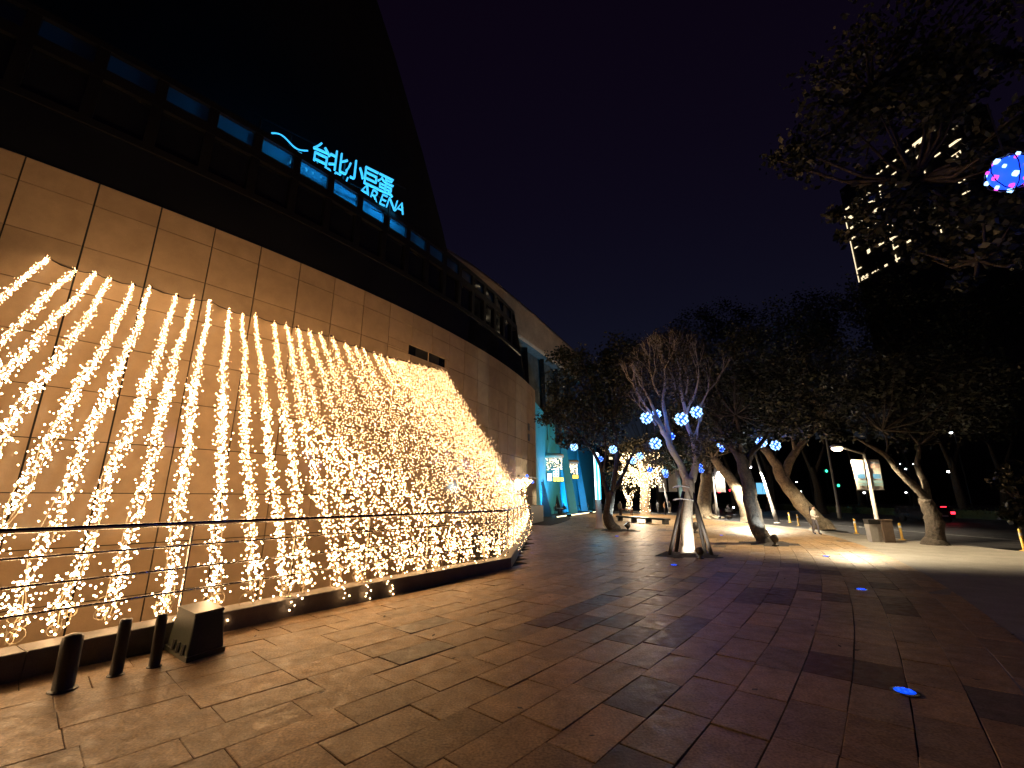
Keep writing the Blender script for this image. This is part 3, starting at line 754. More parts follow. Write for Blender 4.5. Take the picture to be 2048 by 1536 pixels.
for i, (tp, bt) in enumerate(zip(TOPS, BOTS)):
    A = onwall(tp[0], tp[1], .06); B = Vector((bt[0], bt[1], .55)); far = i >= 23
    if not far: B += Vector((-.83, .56, 0)) * .2
    if far: B.z = lerp(.5, 1.3, (i - 23) / (NR - 1))
    lab = ('%s string of warm fairy lights counted from the near end of the curtain' % ORD[i]) if not far else 'fine fairy light string in the dense far end of the curtain'
    st = thing('light_string', Vector((B.x, B.y, .3)), lab, 'string light', 'fairy light strings sloping from the wall to the railing')
    length = (A - B).length; rr = random.Random(100 + i)
    ph1, ph2 = rr.uniform(0, 6), rr.uniform(0, 6); sag = rr.uniform(.06, .22)
    tang = Vector((.56, .83, 0))
    def mid(t):
        p = A.lerp(B, t); p.z -= sag * 4 * t * (1 - t) * .6
        return p + tang * (.035 * math.sin(t * 8 + ph1) + .02 * math.sin(t * 23 + ph2)) * (1 - .2 * t)
    N = int(length * ((76 if i < 16 else 68) if not far else 44)); leds = []
    for k in range(N):
        t = (k + rr.random()) / N
        sg = lerp(.022, .062, min(1, t * 2)) if i < 12 else lerp(.035, lerp(.08, .24, min(1, (i - 12) / 8)), min(1, t * 2))
        if far: sg = lerp(.05, .30, min(1, t * 2))
        p = mid(t) + tang * rr.gauss(0, sg) + Vector((rr.gauss(0, sg * .5), rr.gauss(0, sg * .5), rr.gauss(0, .06) - abs(rr.gauss(0, sg * .6))))
        if p.z > .34 or not (B.x - .1 < p.x): leds.append(p)
    for k in range(46 if not far else 34):          # tuft tied to the rail foot
        z = rr.uniform(.32, 1.0); w = .05 + .06 * math.sin((z - .3) * 4)
        leds.append(Vector((B.x, B.y, 0)) + tang * rr.gauss(0, w) + Vector((rr.gauss(0, w * .7), 0, z)))
    nrm = Vector((.83, -.56, 0))
    tail = rr.choice([0, 0, 3, 5, 7]) if not far else 2
    tails = []
    for k in range(tail):                       # loose end hanging over the curb
        q = Vector((B.x, B.y, 0)) + nrm * (.27 + rr.uniform(0, .05)) + tang * rr.gauss(0, .08); q.z = .34 - k * .055 + rr.uniform(-.02, .02)
        q = q if not far else q + Vector((.12, 0, 0)); tails.append(q)
    leds += tails
    near = i < 23
    keep = []
    for p in leds:
        dd = (p - cam.location).length
        if near and dd < 9.5 and p.y > 3 and abs(p.x) < p.y * 1.16: cands.append((dd, p, st))
        else: keep.append(p)
    st['_keep'] = 0; del st['_keep']
    m = MB()
    for p in keep:
        dd = (p - cam.location).length
        if dd < 14: add_star(m, p, rr.uniform(.8, 1.1))
        else: m.octa(p, .0083 * rr.choice((.6, 1, 1, 1.25)))
    m.build('bulbs', 'led_w' if i < 10 else 'led_y', st, kind='stuff')
    m = MB()
    for w in range(3 if near else 2):
        a = rr.uniform(0, 6); pts = []
        for k in range(25):
            t = k / 24; sg = .05 + .05 * t
            pts.append(mid(t) + tang * math.sin(a + t * (17 + 5 * w)) * sg + Vector((0, 0, math.cos(a + t * 13) * sg)))
        pts.append(Vector((B.x, B.y, .3)))
        m.tube(pts, .0045, 3, False)
    for w in range(4 if near else 0):            # coils of spare wire at the foot
        c = Vector((B.x, B.y, rr.uniform(.33, .62))) + tang * rr.uniform(-.1, .1); r0 = rr.uniform(.06, .11); ax = rr.uniform(0, 3)
        m.tube([c + Vector((math.cos(ax) * math.cos(q * .6) * r0, math.sin(ax) * math.cos(q * .6) * r0, math.sin(q * .6) * r0)) for q in range(12)], .006, 4, False)
    m.build('wire', 'wire', st)
fc = thing('feeder_cable', arc(-25, .06, 8.5), 'thin feeder cable clipped along the top of the light curtain', 'cable')
pts = [onwall(tp[0], tp[1], .05) for tp in TOPS]; cab = []
for a_, b_ in zip(pts, pts[1:]):
    cab += [a_, a_.lerp(b_, .5) + Vector((0, 0, -.04))]
cab.append(pts[-1]); MB().tube(cab, .012, 5).build('cable', 'blackmetal', fc)
for q in pts: MB().box((q.x, q.y, q.z - .03), (.06, .06, .07), .9).build('clip', 'steel', fc)
cands.sort(key=lambda c: c[0])
over = {}
for k, (dd, p, st) in enumerate(cands):
    if k < 300:
        o = bpy.data.objects.new('bulb', STAR); COL.objects.link(o); o.parent = st; o.location = p - st.location
        o.rotation_euler = (U_(0, 6), U_(0, 6), U_(0, 6)); sc = U_(.8, 1.1); o.scale = (sc, sc, sc)
    else: over.setdefault(st.name, (st, []))[1].append(p)
for st, ps in over.values():
    m = MB()
    for p in ps: add_star(m, p, U_(.8, 1.08))
    m.build('near_bulbs', 'led_w', st, kind='stuff')

# ================================================================== NEAR THE CURB: posts and plastic box
def bollard(p, top, r, lab, dome):
    t = thing('post', p, lab, 'post', 'short dark posts by the curb')
    d = Vector(top) - Vector(p)
    prof = [p + d * k for k in (0, .02, .5, .86, .94)]; rad = [r * 1.12, r, r, r, r * .97]
    if dome: prof += [p + d * .98, p + d * 1.0]; rad += [r * .75, r * .3]
    else: prof += [p + d * 1.0]; rad += [r * .93]
    MB().tube(prof, rad, 16).build('shaft', 'bollard', t, smooth=True)
    MB().lathe((p.x, p.y, .001), [(r * 1.35, 0), (r * 1.3, .012), (r, .02)], 16).build('foot_ring', 'bollard', t)
b1, b2, b3 = gp(125, 1380), gp(231, 1351), gp(308, 1334)
bollard(b1, atY(148, 1266, b1.y), .092, 'thick round topped dark post, the one farthest from the plastic box', True)
bollard(b2, atY(253, 1238, b2.y), .062, 'slim flat topped dark post, middle one of three by the curb', False)
bollard(b3, atY(325, 1228, b3.y), .058, 'slim dark post standing right beside the plastic box', False)
bx = thing('plastic_box', gp(395, 1312), 'tapered grey green plastic box standing against the curb', 'box')
q0, q1, q2 = gp(372, 1326), gp(447, 1302), gp(331, 1299); q3 = q1 + (q2 - q0)
zt = .52; cc = (q0 + q3) / 2
tops_ = [q + (cc - q) * .2 + Vector((0, 0, zt)) for q in (q0, q1, q3, q2)]
m = MB(); m.hexa([q + Vector((0, 0, .03)) for q in (q0, q1, q3, q2)], tops_); bd = m.build('body', 'boxgreen', bx)
bm_ = bd.modifiers.new('bevel', 'BEVEL'); bm_.width = .02; bm_.segments = 2
m = MB(); e = [(q - cc) * 1.05 + cc for q in (q0, q1, q3, q2)]; m.hexa(e, [q + Vector((0, 0, .06)) for q in e]); m.build('base_flange', 'boxgreen', bx)
m = MB(); tc = sum(tops_, Vector()) / 4
m.hexa([tc + (q - tc) * 1.03 - Vector((0, 0, .03)) for q in tops_], [tc + (q - tc) * 1.03 + Vector((0, 0, .008)) for q in tops_]); m.build('lid', 'boxgreen', bx)
for k in range(3):
    f = .2 + .22 * k; p = q0.lerp(q2, f) ; nn = (q0 - q1).normalized()
    MB().beam(p + nn * .012 + Vector((0, 0, .05)), p + nn * -.005 + Vector((0, 0, .17)), .045, .02, up=nn).build('vent_slot', 'blackmetal', bx)

# ================================================================== TREES
def limb(m, pts, r0, r1, n=8, wob=.0):
    P = [Vector(p) for p in pts]; out = []; rad = []
    N = max(2, len(P) * 3 - 2)
    for k in range(N):                           # smooth polyline
        t = k / (N - 1) * (len(P) - 1); i = min(len(P) - 2, int(t)); f = t - i
        p0 = P[max(0, i - 1)]; p1 = P[i]; p2 = P[i + 1]; p3 = P[min(len(P) - 1, i + 2)]
        q = .5 * ((2 * p1) + (p2 - p0) * f + (2 * p0 - 5 * p1 + 4 * p2 - p3) * f * f + (3 * p1 - p0 - 3 * p2 + p3) * f ** 3)
        if wob and 0 < k < N - 1: q = q + Vector((U_(-1, 1), U_(-1, 1), U_(-1, 1))) * wob
        out.append(q); rad.append(lerp(r0, r1, k / (N - 1)))
    m.tube(out, rad, n); return out[-1]
def grow(m, tips, p, d, ln, r, lev, spread=.55, up=.12):
    q = p + d * ln * U_(.8, 1.2); midp = p.lerp(q, .5) + Vector((U_(-1, 1), U_(-1, 1), U_(-.5, .5))) * ln * .07
    m.tube([p, midp, q], [r, r * .85, r * .68], 6 if r > .03 else 4, False)
    if lev == 0: tips.append((q, d)); return
    if lev <= 2: tips.append((q, d))
    for k in range(2 if R_() < .55 else 3):
        nd = (d + Vector((U_(-1, 1), U_(-1, 1), U_(-.6, 1) + up)) * spread).normalized()
        grow(m, tips, q, nd, ln * U_(.68, .86), r * .64, lev - 1, spread, up)
def tree(name, label, base, limbs, clumps, nleaf, leaf, bark='bark', leafm='leaf', flare=1.5, cat='tree', group='trees along the plaza and the road', twig=True, clr=.9, extra=None):
    t = thing(name, base, label, cat, group)
    m = MB(); ends = []
    for i, (pts, r0, r1) in enumerate(limbs):
        if i == 0:
            p0 = Vector(pts[0]); m.tube([p0 + Vector((0, 0, -.05)), p0 + Vector((0, 0, .12)), p0 + (Vector(pts[1]) - p0) * .25], [r0 * flare, r0 * (1 + (flare - 1) * .5), r0], 10, False)
        ends.append(limb(m, pts, r0, r1, 10 if r0 > .12 else 7, wob=r0 * .12))
    tips = []
    if extra: extra(m, tips)
    ml = MB()
    for (c, rx, ry, rz, share) in clumps:
        c = Vector(c); nsub = max(4, int(22 * share))
        subs = []
        for k in range(nsub):
            while True:
                q = Vector((U_(-1, 1), U_(-1, 1), U_(-1, 1)))
                if .3 < q.length < 1: break
            q = q * (.75 + .35 * R_())
            subs.append(c + Vector((q.x * rx, q.y * ry, q.z * rz)))
        if twig and ends:
            e0 = min(ends, key=lambda e: (e - c).length)
            for q in subs[:12]:
                w = e0.lerp(q, .5) + Vector((0, 0, -.12 * (q - e0).length)); m.tube([e0, w, q], [.05, .03, .012], 5, False)
        n = int(nleaf * share / sum(x[4] for x in clumps))
        sr = clr * (rx * ry * rz) ** (1 / 3) * .42
        for k in range(n):
            q = random.choice(subs); g = Vector((random.gauss(0, sr * .5), random.gauss(0, sr * .5), random.gauss(0, sr * .4)))
            ml.leaf(q + g, leaf * U_(.6, 1.3))
    for (q, d) in tips:
        for k in range(int(nleaf * .2 / max(1, len(tips))) + 1):
            ml.leaf(q + Vector((random.gauss(0, .14), random.gauss(0, .14), random.gauss(0, .12))), leaf * U_(.6, 1.2))
    m.v = [tuple(Vector(p) + noise.noise_vector(Vector(p) * 2.6) * min(.05, .2 * limbs[0][1]) + noise.noise_vector(Vector(p) * 7) * .016) for p in m.v]
    m.build('trunk', bark, t, smooth=True)
    if ml.v: ml.build('crown', leafm, t, kind='stuff')
    return t
def P(u, v, Y): return atY(u, v, Y)

# staked tree with a pruned, twiggy crown
Y1 = T1.y
def twigs1(m, tips):
    for (u, v, du, ln) in ((1300, 800, -.35, .62), (1318, 790, -.2, .7), (1290, 812, -.6, .6), (1330, 775, .0, .7), (1350, 780, -.25, .75), (1372, 790, .1, .75), (1385, 800, .3, .7), (1400, 815, .5, .65), (1362, 770, .05, .75), (1312, 850, -.5, .5), (1395, 880, .3, .5)):
        p = P(u, v, Y1 + U_(-.5, .5)); d = Vector((du + U_(-.1, .1), U_(-.35, .35), 1)).normalized()
        grow(m, tips, p, d, ln * 1.0, .045, 4, .5, .18)
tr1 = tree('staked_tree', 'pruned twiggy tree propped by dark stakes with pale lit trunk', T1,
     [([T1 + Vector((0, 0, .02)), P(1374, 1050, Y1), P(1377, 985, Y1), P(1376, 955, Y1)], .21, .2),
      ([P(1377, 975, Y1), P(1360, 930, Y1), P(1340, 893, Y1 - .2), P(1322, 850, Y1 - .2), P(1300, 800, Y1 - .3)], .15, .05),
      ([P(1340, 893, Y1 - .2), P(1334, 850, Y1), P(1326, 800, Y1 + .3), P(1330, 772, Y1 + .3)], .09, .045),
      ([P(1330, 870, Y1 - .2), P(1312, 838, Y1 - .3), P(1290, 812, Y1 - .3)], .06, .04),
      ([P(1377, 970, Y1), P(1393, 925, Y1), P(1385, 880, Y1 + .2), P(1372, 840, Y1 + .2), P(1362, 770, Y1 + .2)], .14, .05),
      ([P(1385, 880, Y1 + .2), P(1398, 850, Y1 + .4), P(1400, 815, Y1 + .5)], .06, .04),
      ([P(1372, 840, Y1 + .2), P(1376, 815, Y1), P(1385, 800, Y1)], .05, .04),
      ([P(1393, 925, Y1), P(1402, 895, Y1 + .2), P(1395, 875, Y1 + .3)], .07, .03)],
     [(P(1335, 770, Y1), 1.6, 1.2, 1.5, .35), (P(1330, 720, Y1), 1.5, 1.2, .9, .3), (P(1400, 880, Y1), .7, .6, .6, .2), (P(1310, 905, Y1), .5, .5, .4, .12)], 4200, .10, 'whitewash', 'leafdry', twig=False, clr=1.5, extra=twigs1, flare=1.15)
# dark upper fork bark (ivy sleeve) around the crotch
fr = thing('stake_frame', T1, 'four dark wooden stakes tied round the pale trunk', 'tree support')
for (u0, v0, u1, v1, dy) in ((1339, 1110, 1367, 983, -.35), (1352, 1106, 1368, 990, .45), (1424, 1112, 1383, 978, -.35), (1411, 1108, 1385, 985, .45)):
    a = gp(u0, v0); b = atY(u1, v1, Y1 + dy * .35)
    MB().tube([a, b], [.065, .055], 8).build('stake', 'stake', fr, smooth=True)
for (z, r) in ((1.9, .34), (2.35, .3)):
    m = MB(); c = Vector((T1.x + .02, T1.y, z)); m.tube([c + Vector((r * math.cos(a * .5236), r * math.sin(a * .5236), .03 * math.sin(a))) for a in range(13)], .02, 6, False); m.build('tie', 'whiteplastic', fr)
# tree by the luminous column
Yl = TL.y
tree('round_tree', 'dense round crowned tree behind the luminous column', TL,
     [([TL, P(1215, 1035, Yl), P(1219, 1000, Yl), P(1222, 985, Yl)], .33, .26),
      ([P(1219, 1000, Yl), P(1207, 960, Yl), P(1198, 925, Yl), P(1180, 895, Yl), P(1160, 870, Yl)], .17, .07),
      ([P(1222, 990, Yl), P(1231, 945, Yl), P(1233, 890, Yl), P(1225, 840, Yl)], .19, .08),
      ([P(1224, 990, Yl), P(1246, 950, Yl + .4), P(1262, 915, Yl + .4), P(1275, 890, Yl)], .14, .06),
      ([P(1205, 950, Yl), P(1212, 900, Yl - .5), P(1205, 850, Yl - .5)], .09, .05)],
     [(P(1155, 790, Yl), 2.4, 2.4, 2.4, 1), (P(1205, 760, Yl), 2.6, 2.6, 2.4, 1), (P(1190, 850, Yl), 2.8, 2.2, 1.3, .7), (P(1235, 800, Yl), 1.8, 2, 2.2, .7), (P(1150, 720, Yl), 1.7, 1.8, 1.4, .5), (P(1225, 705, Yl), 1.9, 1.9, 1.2, .5), (P(1110, 810, Yl), 1.3, 1.5, 1.6, .45), (P(1135, 880, Yl), 1.2, 1.2, .7, .3)], 15000, .2)
# thick dark tree right of the staked one
Y3 = T3.y
tree('dark_trunk_tree', 'thick dark leaning trunk with a flood lamp at its foot', T3,
     [([T3, P(1510, 1040, Y3), P(1500, 985, Y3), P(1488, 935, Y3), P(1478, 905, Y3)], .33, .24),
      ([P(1488, 935, Y3), P(1466, 895, Y3), P(1450, 870, Y3 + .3), P(1430, 840, Y3 + .3)], .17, .07),
      ([P(1490, 940, Y3), P(1505, 905, Y3), P(1528, 880, Y3 + .3), P(1545, 850, Y3 + .5)], .16, .06),
      ([P(1480, 910, Y3), P(1482, 870, Y3 - .3), P(1470, 830, Y3 - .3)], .15, .06)],
     [(P(1440, 800, Y3), 2.2, 2.0, 2.0, 1), (P(1510, 790, Y3), 2.4, 2.0, 2.2, 1), (P(1470, 730, Y3), 2.2, 2, 1.8, .9), (P(1555, 830, Y3), 1.8, 1.6, 1.3, .6), (P(1460, 870, Y3), 1.4, 1.3, .7, .3)], 13000, .17)
# row along the kerb
Bk = gp(1645, 1056)
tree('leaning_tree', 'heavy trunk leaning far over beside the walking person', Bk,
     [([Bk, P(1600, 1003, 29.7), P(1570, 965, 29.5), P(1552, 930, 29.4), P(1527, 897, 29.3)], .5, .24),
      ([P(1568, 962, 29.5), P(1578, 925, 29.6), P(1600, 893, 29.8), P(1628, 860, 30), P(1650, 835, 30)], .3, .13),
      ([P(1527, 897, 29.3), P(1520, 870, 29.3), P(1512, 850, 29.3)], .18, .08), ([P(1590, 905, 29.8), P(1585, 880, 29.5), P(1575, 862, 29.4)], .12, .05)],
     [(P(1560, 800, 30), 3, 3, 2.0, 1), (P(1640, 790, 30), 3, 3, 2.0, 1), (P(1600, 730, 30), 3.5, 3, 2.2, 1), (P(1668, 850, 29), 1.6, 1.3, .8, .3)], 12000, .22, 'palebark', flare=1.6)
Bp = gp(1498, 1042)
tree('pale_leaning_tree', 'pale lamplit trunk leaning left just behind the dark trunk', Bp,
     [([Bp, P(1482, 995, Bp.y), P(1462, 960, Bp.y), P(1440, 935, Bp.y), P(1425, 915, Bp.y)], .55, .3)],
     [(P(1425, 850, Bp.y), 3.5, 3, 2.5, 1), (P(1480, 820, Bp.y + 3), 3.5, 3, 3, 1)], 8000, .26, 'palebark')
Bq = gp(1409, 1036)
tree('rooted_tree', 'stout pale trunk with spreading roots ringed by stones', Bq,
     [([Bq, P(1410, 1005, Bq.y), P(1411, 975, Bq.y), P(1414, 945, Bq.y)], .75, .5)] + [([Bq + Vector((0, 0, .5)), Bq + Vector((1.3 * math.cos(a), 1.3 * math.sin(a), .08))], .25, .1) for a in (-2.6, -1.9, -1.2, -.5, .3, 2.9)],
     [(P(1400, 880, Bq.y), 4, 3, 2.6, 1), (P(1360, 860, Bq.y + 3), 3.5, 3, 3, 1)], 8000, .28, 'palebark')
for k in range(9):
    a = -3.0 + k * .36; c = Bq + Vector((2.1 * math.cos(a) + .3, 1.9 * math.sin(a), 0)); r = U_(.17, .26)
    m = MB(); m.sphere((c.x, c.y, r * .5), r, 9, 6, (1, .85, .75))
    m.v = [(x + .25 * r * noise.noise(Vector((x * 7, y * 7, z * 7))), y, max(-.02, z + .25 * r * noise.noise(Vector((y * 7, z * 7, x * 7))))) for x, y, z in m.v]
    m.build('stone', 'rock', smooth=True, label='pale rounded stone in the ring around the rooted trunk', cat='stone', group='stones around the rooted tree')
Br = gp(1871, 1089)
tree('kerbside_tree', 'forked kerbside tree right of the bins with a long bare limb', Br,
     [([Br, P(1866, 1045, Br.y), P(1860, 1020, Br.y), P(1850, 997, Br.y)], .36, .25),
      ([P(1860, 1020, Br.y), P(1845, 990, Br.y), P(1800, 945, Br.y), P(1772, 912, Br.y), P(1735, 890, Br.y), P(1700, 868, Br.y + .3)], .19, .05),
      ([P(1855, 1010, Br.y), P(1850, 970, Br.y), P(1835, 930, Br.y), P(1840, 890, Br.y)], .18, .08), ([P(1772, 912, Br.y), P(1775, 885, Br.y), P(1765, 860, Br.y)], .06, .03)],
     [(P(1690, 860, Br.y), 1.1, .9, .55, .3), (P(1800, 800, Br.y), 2.6, 2.4, 1.9, 1), (P(1880, 780, Br.y), 2.8, 2.4, 2.3, 1), (P(1730, 780, Br.y), 2.0, 2.2, 1.6, .8)], 10000, .19)
# trees on the far side of the road, mostly silhouettes
Yb = 62
def bgtree(lab, u, vb, ut, vt, Y, r, cl, n=6000, lf=.42):
    b = P(u, vb, Y); b.z = -.1
    tree('roadside_tree', lab, b, [([b, b.lerp(P(ut, vt, Y), .5) + Vector((U_(-.2, .2), 0, 0)), P(ut, vt, Y)], r, r * .55),
         ([b.lerp(P(ut, vt, Y), .75), P(ut - 22, vt - 40, Y)], r * .5, r * .25), ([b.lerp(P(ut, vt, Y), .8), P(ut + 25, vt - 45, Y)], r * .5, r * .25)],
         [(P(cu, cv_, Y), rx, 4.0, rz, 1) for cu, cv_, rx, rz in cl], n, lf, 'bark', 'leaf', group='dark trees across the road')
bgtree('forked lamplit trunk across the road left of the tall bare pole', 1640, 1000, 1624, 935, Yb, .6, [(1560, 760, 6, 5), (1640, 720, 6, 6), (1610, 650, 6, 4.5)])
bgtree('curving trunk across the road beyond the red tail lamps', 1925, 1000, 1898, 915, 52, .5, [(1860, 760, 6, 5), (1930, 700, 6, 6), (1960, 820, 5, 4)])
bgtree('slim dark trunk across the road between pole and bannered lamp', 1720, 1003, 1712, 930, 66, .5, [(1720, 740, 6, 6), (1700, 640, 7, 5), (1780, 680, 6, 6)])
bgtree('dark trunk across the road behind the kerbside fork', 1830, 1003, 1822, 930, 70, .5, [(1800, 740, 7, 6), (1860, 640, 7, 6)])
bgtree('dark trunk beyond the bannered lamp with red lights', 1470, 1002, 1468, 950, 75, .8, [(1450, 790, 6, 6), (1420, 720, 6, 5), (1500, 700, 7, 6)])
bgtree('dark tall tree whose top rises behind the pruned tree', 1380, 1003, 1378, 930, 78, .7, [(1370, 720, 6, 6), (1400, 650, 6, 4), (1350, 690, 4, 4)])
bgtree('dark crowned tree at the far end of the plaza', 1320, 1005, 1316, 950, 82, .7, [(1290, 780, 7, 6), (1320, 710, 7, 5), (1265, 720, 6, 4)])
bgtree('tall dark tree whose crown meets the sky glow', 1540, 1002, 1536, 930, 80, .7, [(1500, 660, 8, 5), (1580, 640, 7, 6), (1450, 640, 6, 3.5), (1640, 610, 6, 4)])
bgtree('dark tree at the far edge under the lit tower', 2010, 1003, 2000, 930, 60, .6, [(1990, 700, 6, 7), (1900, 620, 7, 6), (2040, 600, 6, 6), (1760, 600, 6, 4.5)], 8000)
# overhanging tree near the camera, its trunk stands out of frame
bo = Vector((11.5, 5.2, 0))
tree('overhanging_tree', 'near tree overhanging the upper corner with one glowing ball in it', bo,
     [([bo, bo + Vector((-.1, .1, 2.5)), bo + Vector((-.5, .3, 5))], .3, .22),
      ([bo + Vector((-.4, .3, 4.6)), P(2048, 300, 7), P(1950, 330, 7), P(1830, 360, 8)], .16, .05),
      ([bo + Vector((-.5, .3, 5)), P(2040, 120, 7.5), P(1900, 120, 8), P(1740, 180, 8.5)], .16, .05),
      ([bo + Vector((-.4, .3, 4.4)), P(2040, 480, 7.5), P(1960, 520, 7.5)], .1, .04)],
     [(P(1740, 150, 8.5), 1.9, 1.5, 1.5, 1), (P(1650, 250, 8.5), 1.1, 1.1, 1.4, .6), (P(1580, 300, 8.5), .45, .6, .9, .22), (P(1850, 250, 8), 1.3, 1.2, 1.2, .8), (P(1760, 420, 8.5), 1.1, 1, .6, .4), (P(1950, 150, 7.5), 1.3, 1.2, 1.4, .8),
      (P(1980, 430, 7), .9, .8, .7, .45), (P(1980, 545, 7), .7, .7, .25, .2), (P(1880, 60, 8), 1.6, 1.4, 1.1, .7), (P(2030, 280, 6.5), .8, .7, .6, .35), (P(1690, 440, 9), .5, .5, .35, .15), (P(1840, 450, 8.6), 1.3, 1.1, .8, .7), (P(1900, 500, 8.2), .9, .9, .4, .35), (P(1900, 370, 8), 1.0, .9, .6, .25)], 10500, .15)
bs = Vector((15.1, 12.6, 0))
tree('shrub', 'lamplit glossy leaved shrub cut by the frame edge', bs,
     [([bs, bs + Vector((-.1, 0, .9)), P(2040, 1000, 12.4)], .06, .03), ([bs, P(2025, 960, 12.3)], .05, .02)],
     [(P(2035, 985, 12.3), .45, .5, .8, 1), (P(2050, 950, 12.3), .4, .4, .5, .5), (P(2040, 1025, 12.3), .35, .4, .3, .4)], 900, .17, cat='shrub', group='shrubs')

# hedge across the road
hd = MB()
for k in range(9000):
    y = U_(18, 150); x = 48.2 + U_(0, 1.6); z = U_(-.05, .9 + .12 * math.sin(y * .7))
    hd.leaf((x, y, z), U_(.12, .24))
core_ = MB(); core_.box((49.1, 84, -.16), (1.3, 132, .85))
hg = core_.build('hedge', 'hedge', label='long clipped low hedge along the far side of the road', cat='hedge')
hd.build('leaves', 'hedge', hg, kind='stuff')

# ================================================================== GLOWING BALLS IN THE TREES
def ball(c, r, mode, lab, n=34):
    t = thing('ball_lamp', c, lab, 'ball lamp', 'blue glowing ball lamps hung in the trees')
    MB().sphere(c, r * .8, 14, 9).build('globe', 'ballblue', t, smooth=True)
    lamp('ball_glow', 'POINT', c, (45 if mode == 'w' else 34) if mode != 'pink' else 130, (.02, .12, 1), t, size=r * 1.04)
    m = MB(); mp = MB(); rr = random.Random(int(c.x * 100) + int(c.z * 10))
    for k in range(n):
        z = 1 - 2 * (k + .5) / n; a = k * 2.39996; q = math.sqrt(1 - z * z)
        d = Vector((q * math.cos(a), q * math.sin(a), z))
        (mp if (mode == 'pink' and k % 2) else m).octa(c + d * r * .84, r * (.30 if mode == 'w' else .16 if mode == 'blue' else U_(.09, .2)))
    m.build('bulbs', 'ballwhite', t, kind='stuff')
    if mp.v: mp.build('pink_bulbs', 'ballpink', t, kind='stuff')
    mc = MB()
    for a in range(3):
        ax = a * 1.047
        mc.tube([c + Vector((r * .95 * math.cos(ax) * math.cos(q * .5236), r * .95 * math.sin(ax) * math.cos(q * .5236), r * .95 * math.sin(q * .5236))) for q in range(13)], r * .03, 4, False)
    mc.tube([c + Vector((0, 0, r)), c + Vector((0, 0, r + .8))], .012, 4); mc.build('hoop_frame', 'blackmetal', t)
BALLS = [(1293, 836, 16.0, .21, 'w', 'white blue ball lamp leftmost in the pruned tree'), (1313, 828, 16.6, .17, 'w', 'smaller ball lamp just right of the leftmost in the pruned tree'),
 (1363, 838, 16.0, .235, 'w', 'largest white blue ball lamp in the middle of the pruned tree'), (1393, 824, 16.6, .22, 'w', 'highest ball lamp at the right side of the pruned tree'),
 (1311, 887, 16.2, .21, 'w', 'ball lamp hanging low on the left limb of the pruned tree'), (1342, 873, 17.2, .17, 'blue', 'mostly blue ball lamp behind the pruned tree limb'),
 (1432, 878, 23, .15, 'w', 'small upper ball of the cluster left of the dark trunk'), (1441, 887, 22, .2, 'w', 'bright middle ball of the cluster left of the dark trunk'), (1444, 899, 22.5, .15, 'blue', 'small blue lowest ball of the cluster left of the dark trunk'),
 (1523, 884, 21.6, .25, 'w', 'bright ball lamp above the dark trunk'), (1551, 891, 21.4, .23, 'w', 'ball lamp to the right above the dark trunk'),
 (1399, 932, 21, .15, 'blue', 'upper of two blue balls right of the stakes'), (1403, 941, 21, .13, 'blue', 'lower of two blue balls right of the stakes'),
 (1148, 894, 28.5, .24, 'w', 'white ball lamp before the turquoise entrance'), (1226, 899, 28.3, .25, 'w', 'white ball lamp in the round crowned tree'), (1201, 918, 29, .2, 'blue', 'blue ball lamp beside the luminous column'),
 (1266, 921, 34, .26, 'w', 'lower of two white balls above the far lit tree'), (1280, 912, 34, .27, 'w', 'upper of two white balls above the far lit tree'), (1300, 940, 38, .27, 'blue', 'blue ball lamp above the far lit tree'),
 (1330, 944, 38, .25, 'w', 'pale ball lamp at the right of the far lit tree'), (1332, 951, 37, .22, 'blue', 'blue ball lamp at the right of the far lit tree'),
 (2020, 345, 4.6, .245, 'pink', 'big near ball lamp with pink and blue lights')]
for (u, v, Y, r, md, lab) in BALLS:
    ball(P(u, v, Y), r, md, lab, (20 if md == 'w' else 12) if md != 'pink' else 26)

# ================================================================== LAMPS, POLES, COLUMN
def banner(t, c, w, h, z0, dirx, prints):
    o = Vector((c.x, c.y, 0))
    a = o + dirx * .12; b = a + dirx * w
    ny = Vector((-dirx.y, dirx.x, 0))
    m = MB(); n = 7
    for k in range(n):
        f0, f1 = k / n, (k + 1) / n
        def q(f, z): return a.lerp(b, f) + Vector((0, 0, z)) + ny * .04 * math.sin(f * 4 + z * 2)
        m.add([q(f0, z0), q(f1, z0), q(f1, z0 + h), q(f0, z0 + h)], [(0, 1, 2, 3)])
    bo_ = m.build('banner', 'banner', t)
    if prints:
        for (f0, f1, g0, g1, mt) in ((.15, .85, .36, .52, 'bannerblue'), (.1, .9, .2, .3, 'bannerteal'), (.1, .9, .12, .17, 'bannerteal'), (.1, .9, .74, .78, 'bannerpink'), (.1, .9, .82, .85, 'bannerpink'), (.1, .9, .9, .92, 'bannerblue')):
            sd = -1 if ny.y > 0 else 1; p0 = a.lerp(b, f0) + ny * .06 * sd; p1 = a.lerp(b, f1) + ny * .06 * sd
            MB().add([p0 + Vector((0, 0, z0 + h * g0)), p1 + Vector((0, 0, z0 + h * g0)), p1 + Vector((0, 0, z0 + h * g1)), p0 + Vector((0, 0, z0 + h * g1))], [(0, 1, 2, 3)]).build('print', mt, bo_)
    for zz_ in (z0 - .02, z0 + h + .02):
        MB().tube([o + Vector((0, 0, zz_)), b + Vector((0, 0, zz_))], .018, 6).build('banner_arm', 'pole', t)
